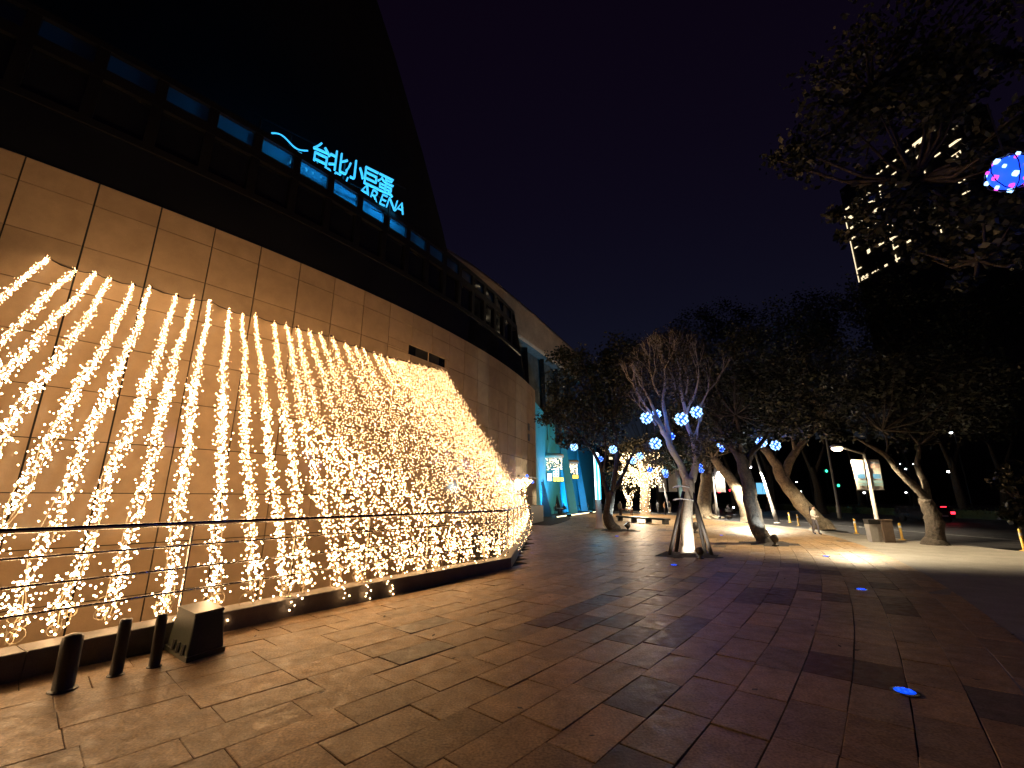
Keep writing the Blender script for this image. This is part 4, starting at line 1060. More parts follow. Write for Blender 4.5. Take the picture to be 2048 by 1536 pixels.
def street_lamp(base, top, head, lab, energy, col, lens, banners=None, r=.085, ang=150, aim=None, blend=.6, even=0):
    t = thing('street_lamp', base, lab, 'street lamp', 'street lamps along the sidewalk')
    MB().tube([base, base.lerp(top, .18), base.lerp(top, .19), top], [r * 1.5, r * 1.4, r, r * .75], 12).build('pole', 'pole', t, smooth=True)
    MB().lathe((base.x, base.y, base.z), [(r * 2.4, 0), (r * 2.4, .05), (r * 1.5, .12)], 12).build('base_plate', 'pole', t)
    MB().tube([top, top.lerp(head, .5) + Vector((0, 0, .06)), head + Vector((0, 0, .12))], [.05, .045, .04], 8).build('arm', 'pole', t, smooth=True)
    d = (head - top); d.z = 0; d.normalize()
    m = MB(); m.sphere(head + Vector((0, 0, .1)), .3, 12, 7, (1, .7, .35)); m.build('lamp_housing', 'pole', t, smooth=True)
    m = MB(); m.sphere(head + Vector((0, 0, .0)), .24, 12, 7, (1, .75, .55)); m.build('lens', lens, t, smooth=True)
    if energy: lamp('lamp_light', 'SPOT', head + Vector((0, 0, -.16)), energy, col, t, aim=aim or head + Vector((0, 0, -5)), size=.22, angle=ang, blend=blend, even=even)
    if banners:
        w, h, z0, dirx, pr = banners
        banner(t, base, w, h, z0, dirx, pr); banner(t, base, w, h, z0, -dirx, pr)
    return t
L1 = gp(1762, 1084)
street_lamp(L1, P(1728, 908, L1.y), P(1674, 897, L1.y - .45), 'lit street lamp with two white printed banners behind the bins', 1450, (1, .80, .5), 'lampwarm', (.6, 1.35, 2.35, Vector((1, .12, 0)).normalized(), True), ang=150, aim=P(1674, 897, L1.y - .45) + Vector((.2, .55, -4.3)), blend=.36, even=2.45)
L3 = gp(1555, 1047)
street_lamp(L3, P(1511, 908, L3.y), P(1497, 934, L3.y), 'lit street lamp with bent arm before the leaning trunk', 3800, (1, .86, .62), 'lampwhite', None, .11, ang=150, blend=.35, even=2.4)
L2 = gp(1436, 1034)
street_lamp(L2, P(1424, 945, L2.y), P(1440, 944, L2.y), 'lit street lamp with plain white banners by the rooted tree', 2400, (1, .9, .75), 'lampwhite', (1.1, 3.1, 2.6, Vector((1, .1, 0)).normalized(), False), .12)
L4 = gp(1340, 1026)
street_lamp(L4, P(1322, 950, L4.y), P(1318, 956, L4.y), 'far lit street lamp with white banners beside the lit tree', 2500, (1, .9, .75), 'lampwhite', (1.2, 3.2, 2.8, Vector((1, .1, 0)).normalized(), False), .12)
tp_ = thing('tall_pole', Vector((P(1677, 1019, 48).x, 48, -.1)), 'tall bare white lamp pole beyond the road markings', 'lamp pole')
a = Vector((P(1677, 1019, 48).x, 48, -.1)); b = P(1645, 835, 48)
MB().tube([a, a.lerp(b, .12), a.lerp(b, .125), b], [.22, .2, .14, .09], 10).build('pole', 'pole', tp_, smooth=True)
MB().tube([b, b + Vector((-.9, -.2, .15))], [.06, .05], 6).build('arm', 'pole', tp_)

lc = gp(1199, 1057)
colm = thing('light_column', lc, 'slim luminous turquoise column on a pinkish base', 'light column')
ctop = P(1189, 911, lc.y); z1 = P(1195, 999, lc.y).z
MB().lathe((lc.x, lc.y, 0), [(.34, 0), (.34, .06), (.24, .1), (.21, .5), (.19, z1)], 12).build('base', pmat('column_base', (.42, .3, .26), .5, .1), colm, smooth=True)
for k, (dx, mt, w) in enumerate(((-.14, 'tubewhite', .06), (-.03, 'tubeblue', .09), (.08, 'tubewhite', .05), (.15, 'tubeblue', .05))):
    MB().tube([(lc.x + dx, lc.y - .1, z1), (lc.x + dx, lc.y - .1, ctop.z)], w, 8).build('tube', mt, colm)
MB().lathe((lc.x, lc.y, ctop.z), [(.2, 0), (.2, .12), (.1, .2)], 12).build('cap', 'tubewhite', colm)
lamp('column_glow', 'POINT', (lc.x, lc.y - .5, 2.8), 60, (.35, .85, 1), colm, size=.3)

# flood lamps at the feet of trees
def uplight(p, aim, lab, energy, col, s=1.0, ang=60):
    t = thing('flood_lamp', p, lab, 'flood lamp', 'flood lamps at the tree feet')
    MB().lathe((p.x, p.y, 0), [(.16 * s, 0), (.15 * s, .06 * s), (.05 * s, .1 * s), (.05 * s, .22 * s)], 12).build('stand', 'bollard', t)
    d = (Vector(aim) - Vector((p.x, p.y, .3 * s))).normalized(); c = Vector((p.x, p.y, .32 * s))
    MB().tube([c - d * .16 * s, c - d * .1 * s, c + d * .1 * s, c + d * .13 * s], [.07 * s, .15 * s, .17 * s, .17 * s], 14).build('head', 'bollard', t, smooth=True)
    MB().tube([c + d * .131 * s, c + d * .139 * s], [.14 * s, .14 * s], 14).build('lens', emat('flood_lens_' + str(len(bpy.data.materials)), col, 6.0), t)
    lamp('flood_light', 'SPOT', c + d * .2 * s, energy, col, t, aim=aim, size=.06, angle=ang, blend=.4)
f1 = gp(1377, 1112); f1 = Vector((T1.x + .05, T1.y - 1.0, 0))
uplight(f1, P(1374, 1050, Y1), 'round flood lamp before the pale staked trunk', 210, (1, .9, .75), .7, 125)
f3 = gp(1551, 1092); uplight(f3, P(1505, 1000, Y3), 'flood lamp at the right foot of the dark leaning trunk', 260, (.8, .95, 1), .9, 70)
fl = gp(1246, 1063); uplight(Vector((TL.x + .75, TL.y - .45, 0)), P(1221, 1010, Yl), 'flood lamp at the foot of the round crowned tree', 420, (.75, .95, 1), 1.0, 50)
ft = gp(1391, 1066); uplight(ft, ft + Vector((-.2, 1.2, 2.6)), 'small flood lamp behind the stakes', 260, (.4, .95, .95), 1.2, 60)
Bt = ft + Vector((-.1, 1.3, 0))
tree('slim_tree', 'slim trunk lit turquoise behind the stakes', Bt, [([Bt, Bt + Vector((0, 0, 1.6)), Bt + Vector((-.15, .1, 3.6))], .2, .12)],
     [(Bt + Vector((-.2, .2, 5.0)), 1.6, 1.5, 1.4, 1)], 2500, .17, 'whitewash')

# blue lamps set flush in the paving
GL = [((1810, 1385), 'nearest blue ground lamp in the dark paving'), ((1723, 1180), 'second blue ground lamp out along the same paving row'), ((1652, 1113), 'blue ground lamp on the lit pavement before the walking person'), ((1348, 1131), 'blue ground lamp before the staked tree'),
      ((1410, 1106), 'blue ground lamp right of the stakes'), ((1234, 1073), 'blue ground lamp before the round crowned tree'), ((1443, 1071), 'tiny far blue ground lamp behind the stakes')]
for (uv, lab) in GL:
    p = gp(*uv); t = thing('ground_lamp', p, lab, 'ground lamp', 'blue lamps set in the paving')
    MB().lathe((p.x, p.y, .004), [(.125, 0), (.125, .008), (.1, .011)], 20).build('trim_ring', 'steel', t)
    MB().lathe((p.x, p.y, .012), [(.098, 0), (.09, .006), (.07, .01)], 18).build('lens', 'groundblue', t)
    for q in range(6):
        MB().sphere((p.x + .055 * math.cos(q * 1.047), p.y + .055 * math.sin(q * 1.047), .022), .017, 8, 5, (1, 1, .5)).build('diode', 'ballblue', t)

# ================================================================== BY THE KERB
YB = [((1580, 1045), 'far yellow post next to the bent arm lamp'), ((1598, 1052), 'yellow post before the leaning trunk'), ((1713, 1067), 'yellow post between the walking person and the bins'), ((1805, 1080), 'yellow post right of the bins'), ((2050, 1102), 'yellow post cut by the frame edge')]
for (uv, lab) in YB:
    p = gp(*uv); t = thing('yellow_post', p, lab, 'post', 'yellow posts along the kerb')
    MB().lathe((p.x, p.y, 0), [(.11, 0), (.11, .03), (.055, .05), (.055, .72), (.05, .78), (.02, .8)], 12).build('shaft', 'yellow', t, smooth=True)
    MB().lathe((p.x, p.y, .56), [(.0565, 0), (.0565, .1)], 12).build('reflector_band', 'whiteplastic', t)
    MB().lathe((p.x, p.y, .001), [(.15, 0), (.14, .02)], 12).build('foot', 'yellow', t)
for k, (u, lab) in enumerate(((1748, 'left silver litter bin with black lid'), (1762, 'right silver litter bin with black lid'))):
    p = gp(u, 1084); t = thing('litter_bin', p, lab, 'litter bin', 'twin silver litter bins')
    MB().box((p.x, p.y, .0), (.30, .36, .78), -.2, 1.08).build('body', 'binsteel', t)
    MB().box((p.x, p.y, .78), (.325, .39, .22), -.2, 1.08).build('lid', 'bintop', t)
    MB().box((p.x - .03, p.y - .215, .86), (.2, .02, .08), -.2).build('slot', 'blackmetal', t)
p = gp(1780, 1085); t = thing('utility_cabinet', p, 'brown metal cabinet beside the litter bins', 'cabinet')
MB().box((p.x, p.y + .1, 0), (.42, .42, .95), -.2).build('body', 'binbrown', t)
MB().box((p.x, p.y + .1, .95), (.46, .47, .05), -.2).build('roof', 'binbrown', t)
MB().box((p.x - .02, p.y - .125, .1), (.34, .012, .78), -.2).build('door', 'binbrown', t)

# low dark bench and cafe furniture
a = gp(1237, 1041); b = gp(1336, 1049)
t = thing('long_bench', (a + b) / 2, 'long low black bench across the plaza', 'bench')
MB().beam(a + Vector((0, 0, .36)), b + Vector((0, 0, .36)), .55, .14).build('seat', 'blackmetal', t)
for f in (.04, .35, .65, .96):
    q = a.lerp(b, f); MB().box((q.x, q.y, 0), (.4, .4, .29)).build('leg', 'blackmetal', t)
def table(p, lab):
    t = thing('cafe_table', p, lab, 'table', 'cafe tables by the entrance')
    MB().lathe((p.x, p.y, .72), [(.42, 0), (.42, .04)], 14).build('top', 'whiteplastic', t)
    MB().tube([(p.x, p.y, .03), (p.x, p.y, .72)], .04, 8).build('stem', 'steel', t)
    MB().lathe((p.x, p.y, 0), [(.26, 0), (.24, .03)], 12).build('foot', 'blackmetal', t)
def chair(p, rz, lab, mat='whiteplastic'):
    t = thing('cafe_chair', p, lab, 'chair', 'cafe chairs by the entrance')
    c, s_ = math.cos(rz), math.sin(rz)
    def w(x, y): return (p.x + x * c - y * s_, p.y + x * s_ + y * c)
    x, y = w(0, 0); MB().box((x, y, .44), (.44, .44, .04), rz).build('seat', mat, t)
    x, y = w(0, .21); MB().box((x, y, .55), (.42, .03, .36), rz).build('backrest', mat, t)
    for dx in (-.18, .18):
        for dy in (-.18, .18):
            x, y = w(dx, dy); MB().tube([(x, y, 0), (x, y, .44)], .016, 5).build('leg', 'steel', t)
    for dx in (-.19, .19):
        x, y = w(dx, .2); MB().tube([(x, y, .44), (x, y, .88)], .014, 5).build('back_post', 'steel', t)

# people ---------------------------------------------------------------
def body_mesh(name, joints, bones, radii):
    me = bpy.data.meshes.new(name + '_skel'); names = list(joints); idx = {n: i for i, n in enumerate(names)}
    me.from_pydata([joints[n] for n in names], [(idx[a], idx[b]) for a, b in bones], [])
    o = bpy.data.objects.new(name + '_skel', me); COL.objects.link(o)
    sk = o.modifiers.new('skin', 'SKIN'); sk.use_smooth_shade = True; sk.branch_smoothing = .6
    for n in names:
        v = me.skin_vertices[0].data[idx[n]]; r = radii[n]; v.radius = r if isinstance(r, tuple) else (r, r); v.use_root = (n == 'pelvis')
    ss = o.modifiers.new('sub', 'SUBSURF'); ss.levels = 1; ss.render_levels = 1
    dg = bpy.context.evaluated_depsgraph_get(); dg.update()
    out = bpy.data.meshes.new_from_object(o.evaluated_get(dg)); out.name = name
    bpy.data.objects.remove(o); return out
def person(p, h, rz, lab, top, legs, pose='stand', hair='short', group=None, sit=.45):
    st = {'stand': ((.07, .02, 0), (-.07, -.02, 0)), 'walk': ((.05, .15, .0), (-.05, -.15, .04))}
    J = {}
    if pose == 'sit':
        J['pelvis'] = (0, 0, .56); off = -.36
        for s_, n in ((1, 'l'), (-1, 'r')):
            J['hip' + n] = (.09 * s_, 0, .53); J['knee' + n] = (.11 * s_, -.44, .53); J['ank' + n] = (.11 * s_, -.42, .08); J['toe' + n] = (.11 * s_, -.58, .04)
    else:
        off = 0; J['pelvis'] = (0, 0, .95)
        for s_, n, f in ((1, 'l', st[pose][0]), (-1, 'r', st[pose][1])):
            J['hip' + n] = (.09 * s_, 0, .88); J['knee' + n] = (f[0] * 1.1, -f[1] * .55 - .04, .49); J['ank' + n] = (f[0], -f[1], .08 + f[2]); J['toe' + n] = (f[0], -f[1] - .16, .035 + f[2] * .4)
    J['waist'] = (0, 0, 1.08 + off); J['chest'] = (0, 0, 1.3 + off); J['neck'] = (0, -.01, 1.46 + off); J['head'] = (0, -.03, 1.58 + off); J['crown'] = (0, -.03, 1.67 + off)
    for s_, n in ((1, 'l'), (-1, 'r')):
        J['sho' + n] = (.17 * s_, 0, 1.4 + off); J['elb' + n] = (.22 * s_, .03, 1.13 + off)
        J['wri' + n] = ((.12 * s_, -.2, 1.05 + off) if pose != 'stand' else (.2 * s_, -.08, .9 + off)); J['han' + n] = ((.05 * s_, -.25, 1.07 + off) if pose != 'stand' else (.2 * s_, -.11, .81 + off))
    bones = [('pelvis', 'waist'), ('waist', 'chest'), ('chest', 'neck'), ('neck', 'head'), ('head', 'crown')]
    for n in 'lr': bones += [('pelvis', 'hip' + n), ('hip' + n, 'knee' + n), ('knee' + n, 'ank' + n), ('ank' + n, 'toe' + n), ('chest', 'sho' + n), ('sho' + n, 'elb' + n), ('elb' + n, 'wri' + n), ('wri' + n, 'han' + n)]
    Rr = {'pelvis': (.17, .14), 'waist': (.16, .13), 'chest': (.19, .14), 'neck': .06, 'head': (.1, .115), 'crown': (.08, .09)}
    for n in 'lr': Rr.update({'hip' + n: .115, 'knee' + n: .075, 'ank' + n: .055, 'toe' + n: .045, 'sho' + n: .085, 'elb' + n: .062, 'wri' + n: .034, 'han' + n: .04})
    me = body_mesh('person_body', J, bones, Rr)
    for q in ('skin', top, legs, 'hair'): me.materials.append(M[q])
    for f in me.polygons:
        c = f.center; z = c.z - off
        if z > 1.6 or (z > 1.5 and c.y > .0): mi = 3
        elif z > 1.45: mi = 0
        elif pose != 'sit' and c.z < .1: mi = 3
        elif c.z < (.93 if pose != 'sit' else .58) and abs(c.x) < (.165 if pose != 'sit' else .3) and not (pose == 'sit' and c.z > .6): mi = 2
        elif c.z < .9 + off and pose == 'stand': mi = 0 if z < .93 else 1
        else: mi = 1
        f.material_index = mi; f.use_smooth = True
    sc = h / 1.75
    me.transform(Matrix.Rotation(rz, 4, 'Z') @ Matrix.Scale(sc, 4))
    o = bpy.data.objects.new('person', me); COL.objects.link(o); o.location = p; tag(o, lab, 'person', group)
    if hair == 'long':
        m = MB(); Rm = Matrix.Rotation(rz, 3, 'Z'); b0 = Vector(p)
        m.tube([b0 + Rm @ Vector((0, .06, 1.64 + off)) * sc, b0 + Rm @ Vector((0, .12, 1.5 + off)) * sc, b0 + Rm @ Vector((0, .15, 1.3 + off)) * sc, b0 + Rm @ Vector((.01, .15, 1.12 + off)) * sc], [.1 * sc, .09 * sc, .075 * sc, .02 * sc], 8)
        m.build('hair', 'hair', o, smooth=True)
    return o
wp = gp(1633, 1069)
wk = person(wp, 1.56, .5, 'walking person in white top and dark trousers with long dark hair', 'wtop', 'jeans', 'walk', 'long')
person(gp(1428, 1034) + Vector((.3, .2, 0)), 1.6, 2.6, 'standing person in grey by the plain bannered lamp', 'gtop', 'jeans')
person(gp(1241, 1034), 1.7, .4, 'standing dark figure left of the far lit tree', 'gtop', 'pants')
person(gp(1299, 1030), 1.65, 2.8, 'person in dark top right of the lit trunk', 'dtop', 'jeans')
person(gp(1330, 1029), 1.6, 1.0, 'person in orange top near the far banners', 'otop', 'pants')
person(gp(1341, 1028), 1.65, -1.0, 'person in dark jacket and pale trousers near the far banners', 'dtop', 'wpants')
person(gp(1316, 1026), 1.6, 2.0, 'pale dressed person beyond the lit trunk', 'wtop', 'wpants')
k = 0
for (u, v, rz, lab) in ((1112, 1029, 1.2, 'seated person nearest the grey fin'), (1128, 1027, -1.2, 'seated person across the first cafe table'), (1162, 1022, 1.0, 'seated person at the farther cafe table'), (1174, 1021, -1.0, 'seated dark figure behind the farther cafe table')):
    q = gp(u, v); person(q, 1.7, rz, lab, 'dtop', 'pants', 'sit'); chair(q, rz, 'cafe chair under the ' + lab, 'blackmetal')
for (u, v, lab) in ((1120, 1029, 'white cafe table nearest the grey fin'), (1133, 1026, 'white cafe table before the wide turquoise fin'), (1168, 1021, 'white cafe table between the farther fins')):
    table(gp(u, v), lab)
p = gp(1253, 1033); t = thing('wooden_table', p, 'small brown wooden table left of the far lit tree', 'table')
MB().box((p.x, p.y, .72), (1.3, .7, .06)).build('top', 'wood', t)
for dx in (-.58, .58):
    for dy in (-.28, .28): MB().box((p.x + dx, p.y + dy, 0), (.07, .07, .72)).build('leg', 'wood', t)

# ---- the far lit tree, wound with fairy lights
Bl = gp(1291, 1030)
def wind(t, paths, n, mat, r=.05, spread=1.0):
    m = MB()
    for (pts, r0, r1) in paths:
        P_ = [Vector(q) for q in pts]; Lp = poly_len(P_)
        for k in range(int(n * Lp)):
            d = R_() * Lp * .999; q, dr = poly_at(P_, d); rr_ = lerp(r0, r1, d / Lp) + .04
            a = R_() * 6.28; x = dr.cross(Vector((.2, .9, .3))).normalized(); y = dr.cross(x)
            m.octa(q + (x * math.cos(a) + y * math.sin(a)) * rr_ * spread, r)
    return m.build('fairy_lights', mat, t, kind='stuff')
Yt = Bl.y
LP = [([Bl, P(1290, 1000, Yt), P(1291, 975, Yt), P(1288, 960, Yt)], .55, .5), ([P(1288, 962, Yt), P(1270, 945, Yt), P(1252, 930, Yt), P(1240, 915, Yt)], .35, .15), ([P(1290, 962, Yt), P(1310, 945, Yt), P(1325, 932, Yt)], .32, .15),
      ([P(1288, 960, Yt), P(1284, 940, Yt), P(1278, 920, Yt)], .3, .15), ([P(1272, 948, Yt), P(1250, 948, Yt), P(1235, 945, Yt)], .2, .1), ([P(1290, 965, Yt), P(1300, 930, Yt)], .25, .12)]
t = tree('fairy_light_tree', 'far tree whose trunk and limbs are wound with white fairy lights', Bl, LP, [(P(1262, 900, Yt + 2), 4.5, 3, 1.5, 1), (P(1310, 905, Yt + 2), 4, 3, 1.5, 1), (P(1280, 935, Yt + 2), 4.5, 2.5, 1.6, .7)], 6500, .3, 'palebark', 'leafdry')
wind(t, LP, 40, 'ledtree', .045)
m = MB()
for k in range(420):
    q = P(U_(1243, 1322), U_(905, 975), Yt + U_(-2, 2)); m.octa(q, U_(.04, .08))
m.build('hanging_lights', 'ledtree', t, kind='stuff')
lamp('tree_glow', 'POINT', P(1275, 970, Yt - 3), 2400, (1, .76, .5), t, size=.8)
Bl2 = gp(1258, 1022); Yt2 = Bl2.y
LP2 = [([Bl2, P(1259, 1003, Yt2), P(1262, 990, Yt2)], .4, .3), ([P(1259, 1003, Yt2), P(1250, 985, Yt2), P(1246, 975, Yt2)], .2, .1), ([P(1262, 990, Yt2), P(1272, 978, Yt2)], .2, .1)]
t = tree('small_fairy_light_tree', 'smaller far tree wound with pinkish white fairy lights', Bl2, LP2, [(P(1250, 955, Yt2), 4, 3, 2, 1)], 2500, .35, 'palebark', 'leafdry')
wind(t, LP2, 34, 'ledtree', .07)
# wire tree with lights before the end of the wall
Bw = arc(-14.2, 1.2, 0)
Yw = Bw.y
LP3 = [([Bw, P(1045, 990, Yw), P(1048, 975, Yw)], .16, .14), ([P(1047, 980, Yw), P(1043, 965, Yw), P(1050, 955, Yw)], .06, .04), ([P(1048, 975, Yw), P(1058, 965, Yw), P(1063, 960, Yw)], .06, .04), ([P(1048, 975, Yw), P(1052, 960, Yw), P(1056, 958, Yw)], .05, .03)]
t = tree('bare_wire_tree', 'small bare tree dotted with fairy lights before the wall end', Bw, LP3, [], 0, .1, 'palebark', twig=False, flare=1.1)
wind(t, LP3, 60, 'led_y', .02)
for (u, v, lab) in ((1054, 952, 'small blue ball atop the bare wire tree'), (1065, 964, 'small blue ball right on the bare wire tree'), (1019, 963, 'small blue ball left on the bare wire tree')):
    ball(P(u, v, Yw), .12, 'blue', lab, 12)

# ---- entrance: festoons, light boxes, flood lighting
def festoon(u0, u1, v0, v1, Y, lab):
    t = thing('light_festoon', P((u0 + u1) / 2, v1, Y), lab, 'festoon', 'ring festoons in the entrance')
    c = P((u0 + u1) / 2, v0, Y); r = (P(u1, v0, Y) - P(u0, v0, Y)).length / 2
    m = MB(); m.tube([c + Vector((r * math.cos(a * .2618), r * .5 * math.sin(a * .2618), .0)) for a in range(25)], .28, 6, False); m.build('ring', 'fascia', t, smooth=True)
    m = MB(); hh = c.z - P(u0, v1, Y).z
    for k in range(150):
        a = R_() * 6.28; m.octa(c + Vector((r * math.cos(a), r * .5 * math.sin(a), -.3 - hh * R_())), U_(.03, .06))
    m.build('bulbs', 'ledtree', t, kind='stuff')
festoon(1083, 1123, 912, 934, 54, 'wide ring festoon of bulbs just beyond the wall end')
festoon(1137, 1154, 924, 944, 62, 'smaller ring festoon of bulbs between the fins')
def lightbox(u0, v0, u1, v1, Y, mat, lab):
    a = P(u0, v1, Y); b = P(u1, v0, Y); t = thing('light_box', (a + b) / 2 - Vector((0, 0, (b.z - a.z) / 2)), lab, 'sign', 'glowing light boxes in the entrance')
    MB().box(((a.x + b.x) / 2, Y, a.z), (b.x - a.x, .3, b.z - a.z)).build('case', 'blackmetal', t)
    n = max(1, int((u1 - u0) / 7))
    for k in range(n):
        x0 = lerp(a.x, b.x, k / n); x1 = lerp(a.x, b.x, (k + 1) / n)
        MB().box(((x0 + x1) / 2, Y - .16, a.z + .06), ((x1 - x0) * .86, .02, b.z - a.z - .12)).build('face', mat, t)
lightbox(1106, 954, 1127, 964, 54, 'yellowsign', 'glowing yellow menu light box under the wide festoon')
lightbox(1094, 946, 1104, 963, 53.6, 'whitesign', 'white light box left of the yellow one')
lightbox(1144, 949, 1157, 958, 62, 'yellowsign', 'smaller yellow light box between the fins')
m = MB()
fr_ = thing('ladder_frame', P(1113, 952, 54.3), 'white lit ladder shaped frame above the yellow light box', 'frame')
for u in (1107, 1112, 1117): MB().beam(P(u, 953, 54.3), P(u, 934 + (1117 - u), 54.3), .12, .1).build('upright', 'tubewhite', fr_)
for v in (938, 943, 948, 953): MB().beam(P(1107, v, 54.3), P(1117, v, 54.3), .1, .09).build('rung', 'tubewhite', fr_)
fl_ = thing('entrance_floodlight', Vector((6.2, 50, 0)), 'low floodlight washing the entrance turquoise', 'floodlight')
MB().box((6.2, 50, 0), (.5, .4, .25)).build('case', 'blackmetal', fl_)
MB().box((6.2, 50, .25), (.4, .3, .02)).build('lens', 'tubeblue', fl_)
lamp('wash', 'SPOT', (6.2, 50, .4), 5200, (.01, .50, .95), fl_, aim=(3.4, 52, 4), size=.3, angle=110, blend=.6)
fl2 = thing('farther_floodlight', Vector((10.5, 61, 0)), 'farther low floodlight washing the rear fins turquoise', 'floodlight')
MB().box((10.5, 61, 0), (.5, .4, .25)).build('case', 'blackmetal', fl2)
MB().box((10.5, 61, .25), (.4, .3, .02)).build('lens', 'tubeblue', fl2)
lamp('wash', 'SPOT', (10.5, 61, .4), 5200, (.01, .46, .95), fl2, aim=(8.0, 66, 4), size=.3, angle=110, blend=.6)
a, b = gp(1112, 1035), gp(1193, 1024)
t = thing('added_ground_glow', (a + b) / 2, 'added warm glowing strip for the light on the ground before the entrance', 'strip light')  # added glowing strip standing in for light that lies on the ground
MB().beam(a + Vector((0, 0, .06)), b + Vector((0, 0, .06)), .25, .12).build('channel', 'curb', t)
MB().beam(a + Vector((.1, -.14, .07)), b + Vector((.1, -.14, .07)), .05, .08).build('strip', emat('strip_warm', (1, .85, .5), 4), t)

# ================================================================== FAR ACROSS THE ROAD
c = P(1880, 988, 40); c.z = -.13
car = thing('car', c, 'dark car with glowing red tail lamps seen from behind', 'car')
m = MB(); prof = [(-.88, .35), (-.9, .75), (-.84, .95), (-.68, 1.4), (.68, 1.4), (.84, .95), (.9, .75), (.88, .35)]
vs_ = [(c.x + x, c.y, c.z + z) for x, z in prof] + [(c.x + x * .98, c.y + 4.2, c.z + z * (.96 if z < 1.2 else .97)) for x, z in prof]
m.add(vs_, [tuple(range(8))[::-1], tuple(range(8, 16))] + [(k, (k + 1) % 8, 8 + (k + 1) % 8, 8 + k) for k in range(8)]); m.build('body', 'carpaint', car)
MB().add([(c.x - .66, c.y - .012, c.z + .98), (c.x + .66, c.y - .012, c.z + .98), (c.x + .56, c.y - .012, c.z + 1.34), (c.x - .56, c.y - .012, c.z + 1.34)], [(0, 1, 2, 3)]).build('rear_window', 'glassdark', car)
for s_ in (-1, 1):
    MB().box((c.x + s_ * .72, c.y - .03, c.z + .72), (.34, .05, .2)).build('tail_lamp', 'red', car)
    for dy in (.7, 3.4):
        w_ = MB(); w_.tube([(c.x + s_ * .92, c.y + dy, c.z + .32), (c.x + s_ * .7, c.y + dy, c.z + .32)], [.32, .32], 14); w_.build('wheel', 'tyre', car)
MB().box((c.x, c.y - .03, c.z + 1.3), (.5, .03, .06)).build('high_brake_lamp', 'red', car)
MB().box((c.x, c.y - .025, c.z + .5), (.5, .02, .14)).build('number_plate', 'whiteplastic', car)
sc_ = P(1457, 1010, 62); sc_.z = -.13
sct = thing('scooter', sc_, 'white scooter passing on the road before the hedge', 'scooter')
m = MB(); m.tube([sc_ + Vector((-.5, 0, .5)), sc_ + Vector((-.1, 0, .42)), sc_ + Vector((.25, 0, .36)), sc_ + Vector((.5, 0, .75))], [.2, .22, .12, .12], 8); m.build('body', 'scooter', sct, smooth=True)
for dx in (-.55, .62):
    w_ = MB(); w_.tube([sc_ + Vector((dx, -.05, .24)), sc_ + Vector((dx, .05, .24))], [.24, .24], 12); w_.build('wheel', 'tyre', sct)
MB().tube([sc_ + Vector((.55, -.3, 1.0)), sc_ + Vector((.5, 0, 1.05)), sc_ + Vector((.55, .3, 1.0))], .03, 6).build('handlebar', 'blackmetal', sct)
MB().sphere(sc_ + Vector((.65, 0, .85)), .09, 8, 6).build('headlamp', 'lampwhite', sct)
MB().box((sc_.x - .25, sc_.y, .58), (.6, .26, .1)).build('seat', 'blackmetal', sct)
person(sc_ + Vector((-.15, 0, .1)), 1.6, 1.57, 'rider in pale top on the white scooter', 'wtop', 'jeans', 'sit')
def far_lamp(u, v, Y, lab, r=.16, mat='lampwhite', vb=1004):
    h = P(u, v, Y); t = thing('distant_lamp', Vector((h.x, h.y, -.13)), lab, 'lamp', 'distant lamps across the road')
    MB().tube([(h.x + .4, h.y, -.13), (h.x + .4, h.y, h.z + .3), (h.x, h.y, h.z + .35)], [.1, .06, .04], 6).build('pole', 'blackmetal', t)
    MB().sphere(h, r, 8, 6, (1, .7, .7)).build('lens', mat, t)
    MB().sphere(h + Vector((0, 0, r * .55)), r * 1.1, 8, 6, (1, .8, .4)).build('hood', 'blackmetal', t)
for (u, v, Y, r, lab) in ((1592, 816, 70, .2, 'distant twin lamp seen through the leaves'), (1902, 865, 60, .3, 'bright distant lamp above the red tail lamps'), (1897, 943, 75, .35, 'distant lamp beside the curving trunk'), (1800, 928, 80, .13, 'tiny distant lamp left of the fork'), (1826, 928, 80, .13, 'tiny distant lamp right behind the fork'),
                          (1811, 938, 80, .2, 'tall narrow distant light behind the fork'), (1812, 985, 75, .22, 'low distant light behind the fork'), (1593, 964, 90, .2, 'distant light left of the forked lamplit trunk'), (1622, 941, 85, .2, 'distant lamp behind the tall bare pole'), (1600, 983, 80, .35, 'low distant light behind the leaning trunk'), (1728, 985, 85, .3, 'low distant light below the banners')):
    far_lamp(u, v, Y, lab, r * .7)
for (u, v, lab, mt) in ((1653, 942, 'upper green traffic signal behind the tall pole', 'green'), (1677, 971, 'lower green traffic signal behind the tall pole', 'green'), (1461, 981, 'red traffic signal beyond the pale trunk', 'red'), (1438, 983, 'red traffic signal behind the plain banners', 'red')):
    h = P(u, v, 85); t = thing('traffic_signal', Vector((h.x, h.y, -.13)), lab, 'traffic light', 'traffic signals far down the road')
    MB().tube([(h.x, h.y + .3, -.13), (h.x, h.y + .3, h.z)], .08, 6).build('pole', 'blackmetal', t)
    MB().box((h.x, h.y + .2, h.z - .4), (1.2, .2, .8)).build('housing', 'blackmetal', t)
    MB().sphere(h, .26, 10, 6, (1, .3, 1)).build('lens', mt, t)
a = P(1514, 988, 72); b = P(1534, 966, 72)
t = thing('lit_shelter', Vector(((a.x + b.x) / 2, 72, 0)), 'blue lit shelter panel far beyond the dark trunk', 'shelter')
for k, (f0, f1) in enumerate(((.05, .5), (.56, .95))):
    MB().box((lerp(a.x, b.x, (f0 + f1) / 2), 72, a.z), ((b.x - a.x) * (f1 - f0), .1, b.z - a.z)).build('lit_panel', 'bluescreen', t)
MB().box(((a.x + b.x) / 2, 72.3, b.z + .1), (b.x - a.x + .6, 1.4, .15)).build('roof', 'blackmetal', t)
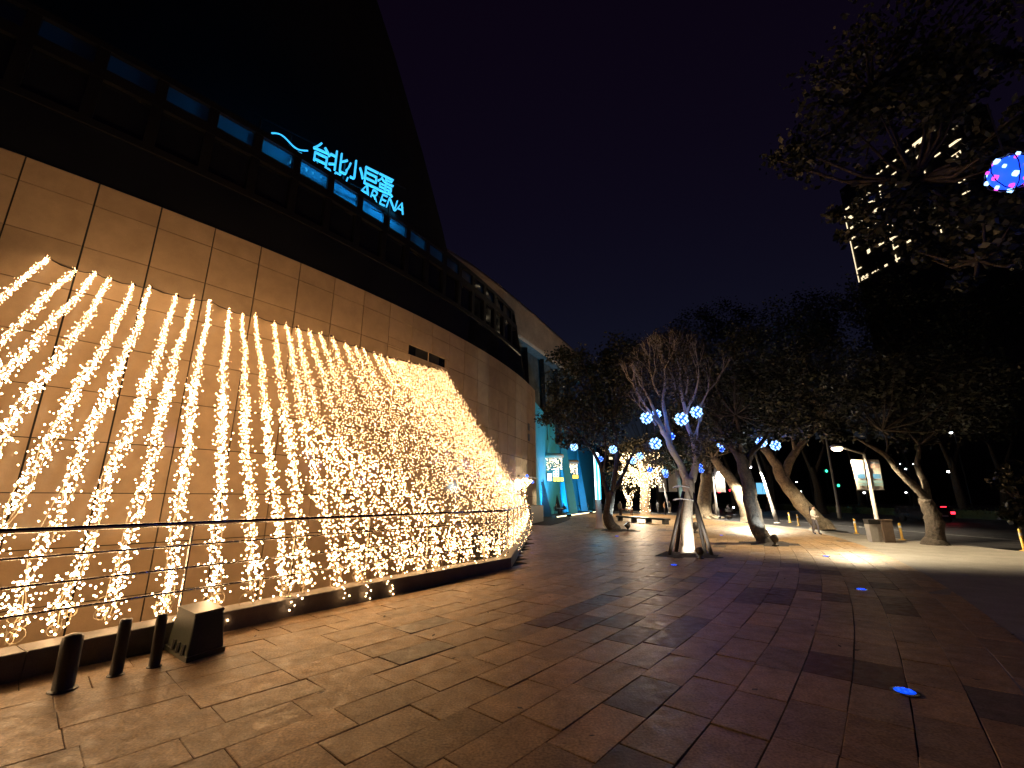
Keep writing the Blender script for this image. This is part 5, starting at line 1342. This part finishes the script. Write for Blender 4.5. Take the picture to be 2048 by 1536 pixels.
for f in (0, .53, 1): MB().box((lerp(a.x, b.x, f), 72.1, -.1), (.12, .12, b.z + .2)).build('post', 'blackmetal', t)

for (xa, xb, h, lab) in ((-20, 22, 17, 'low dark far building beyond the end of the plaza'), (24, 62, 21, 'dark far block behind the fairy light tree and lamps'), (64, 118, 25, 'dark far block behind the trunks across the road'), (120, 190, 24, 'dark far block at the frame edge across the road')):
    t = thing('far_building', Vector(((xa + xb) / 2, 175, 0)), lab, 'building', 'dark far buildings')
    MB().box(((xa + xb) / 2, 175, -.2), (xb - xa, 8, h)).build('wall', 'tower', t)
    MB().box(((xa + xb) / 2, 175, h - .2), (xb - xa + .6, 8.6, .5)).build('roof', 'tower', t)
    for k in range(int((xb - xa) / 4)):
        if R_() < .1:
            MB().box((xa + 2 + 4 * k, 170.95, U_(2, h - 3)), (1.3, .1, .9)).build('window', 'winlit', t)
# tower with lit floors seen through the leaves
TA = P(1718, 560, 165); TB = P(1985, 470, 120); TA.z = TB.z = 0
tz = P(1760, 365, 160).z
tw = thing('tower', (TA + TB) / 2, 'tall dark tower with scattered warm lit windows behind the leaves', 'building')
td = (TB - TA).normalized(); tn_ = Vector((-td.y, td.x, 0)); TW = (TB - TA).length
tn_ = tn_ if tn_.y > 0 else -tn_
m = MB(); m.hexa([TA, TB, TB + tn_ * 14, TA + tn_ * 14], [q + Vector((0, 0, tz)) for q in (TA, TB, TB + tn_ * 14, TA + tn_ * 14)]); m.build('wall', 'tower', tw)
zb = P(1722, 553, 160).z
rt = random.Random(5)
for k in range(9):
    z = zb + 1.0 + k * (tz - zb - 2) / 9
    for j in range(9):
        if rt.random() < .3: continue
        a = TA + td * TW * ((j + rt.uniform(.05, .3)) / 9) - tn_ * .12; b = TA + td * TW * ((j + rt.uniform(.45, .95)) / 9) - tn_ * .12
        h = rt.choice((.5, .8, 1.7)); MB().beam(a + Vector((0, 0, z)), b + Vector((0, 0, z)), .1, h).build('window', 'winlit', tw)
for f in (.0, .36, .72):
    q = TA + td * TW * f - tn_ * .15; MB().beam(q + Vector((0, 0, zb)), q + Vector((0, 0, lerp(zb, tz, .72))), .35, .1, up=tn_).build('light_line', 'winlit', tw)

# fallen leaves on the paving
fl3 = MB()
for k in range(70):
    x = U_(-5, 9); y = U_(4.2, 16)
    if not curb_clear((x, y), .1): continue
    r = U_(.03, .06); a = U_(0, 6.28); c, d = math.cos(a), math.sin(a)
    fl3.add([(x - r * c, y - r * d, .006), (x + r * .45 * d, y - r * .45 * c, .012), (x + r * c, y + r * d, .02), (x - r * .45 * d, y + r * .45 * c, .012)], [(0, 1, 2, 3)])
fl3.build('fallen_leaves', pmat('dead_leaf', (.05, .03, .015), .7, .3), kind='stuff', label='dry fallen leaves scattered on the paving', cat='leaves')
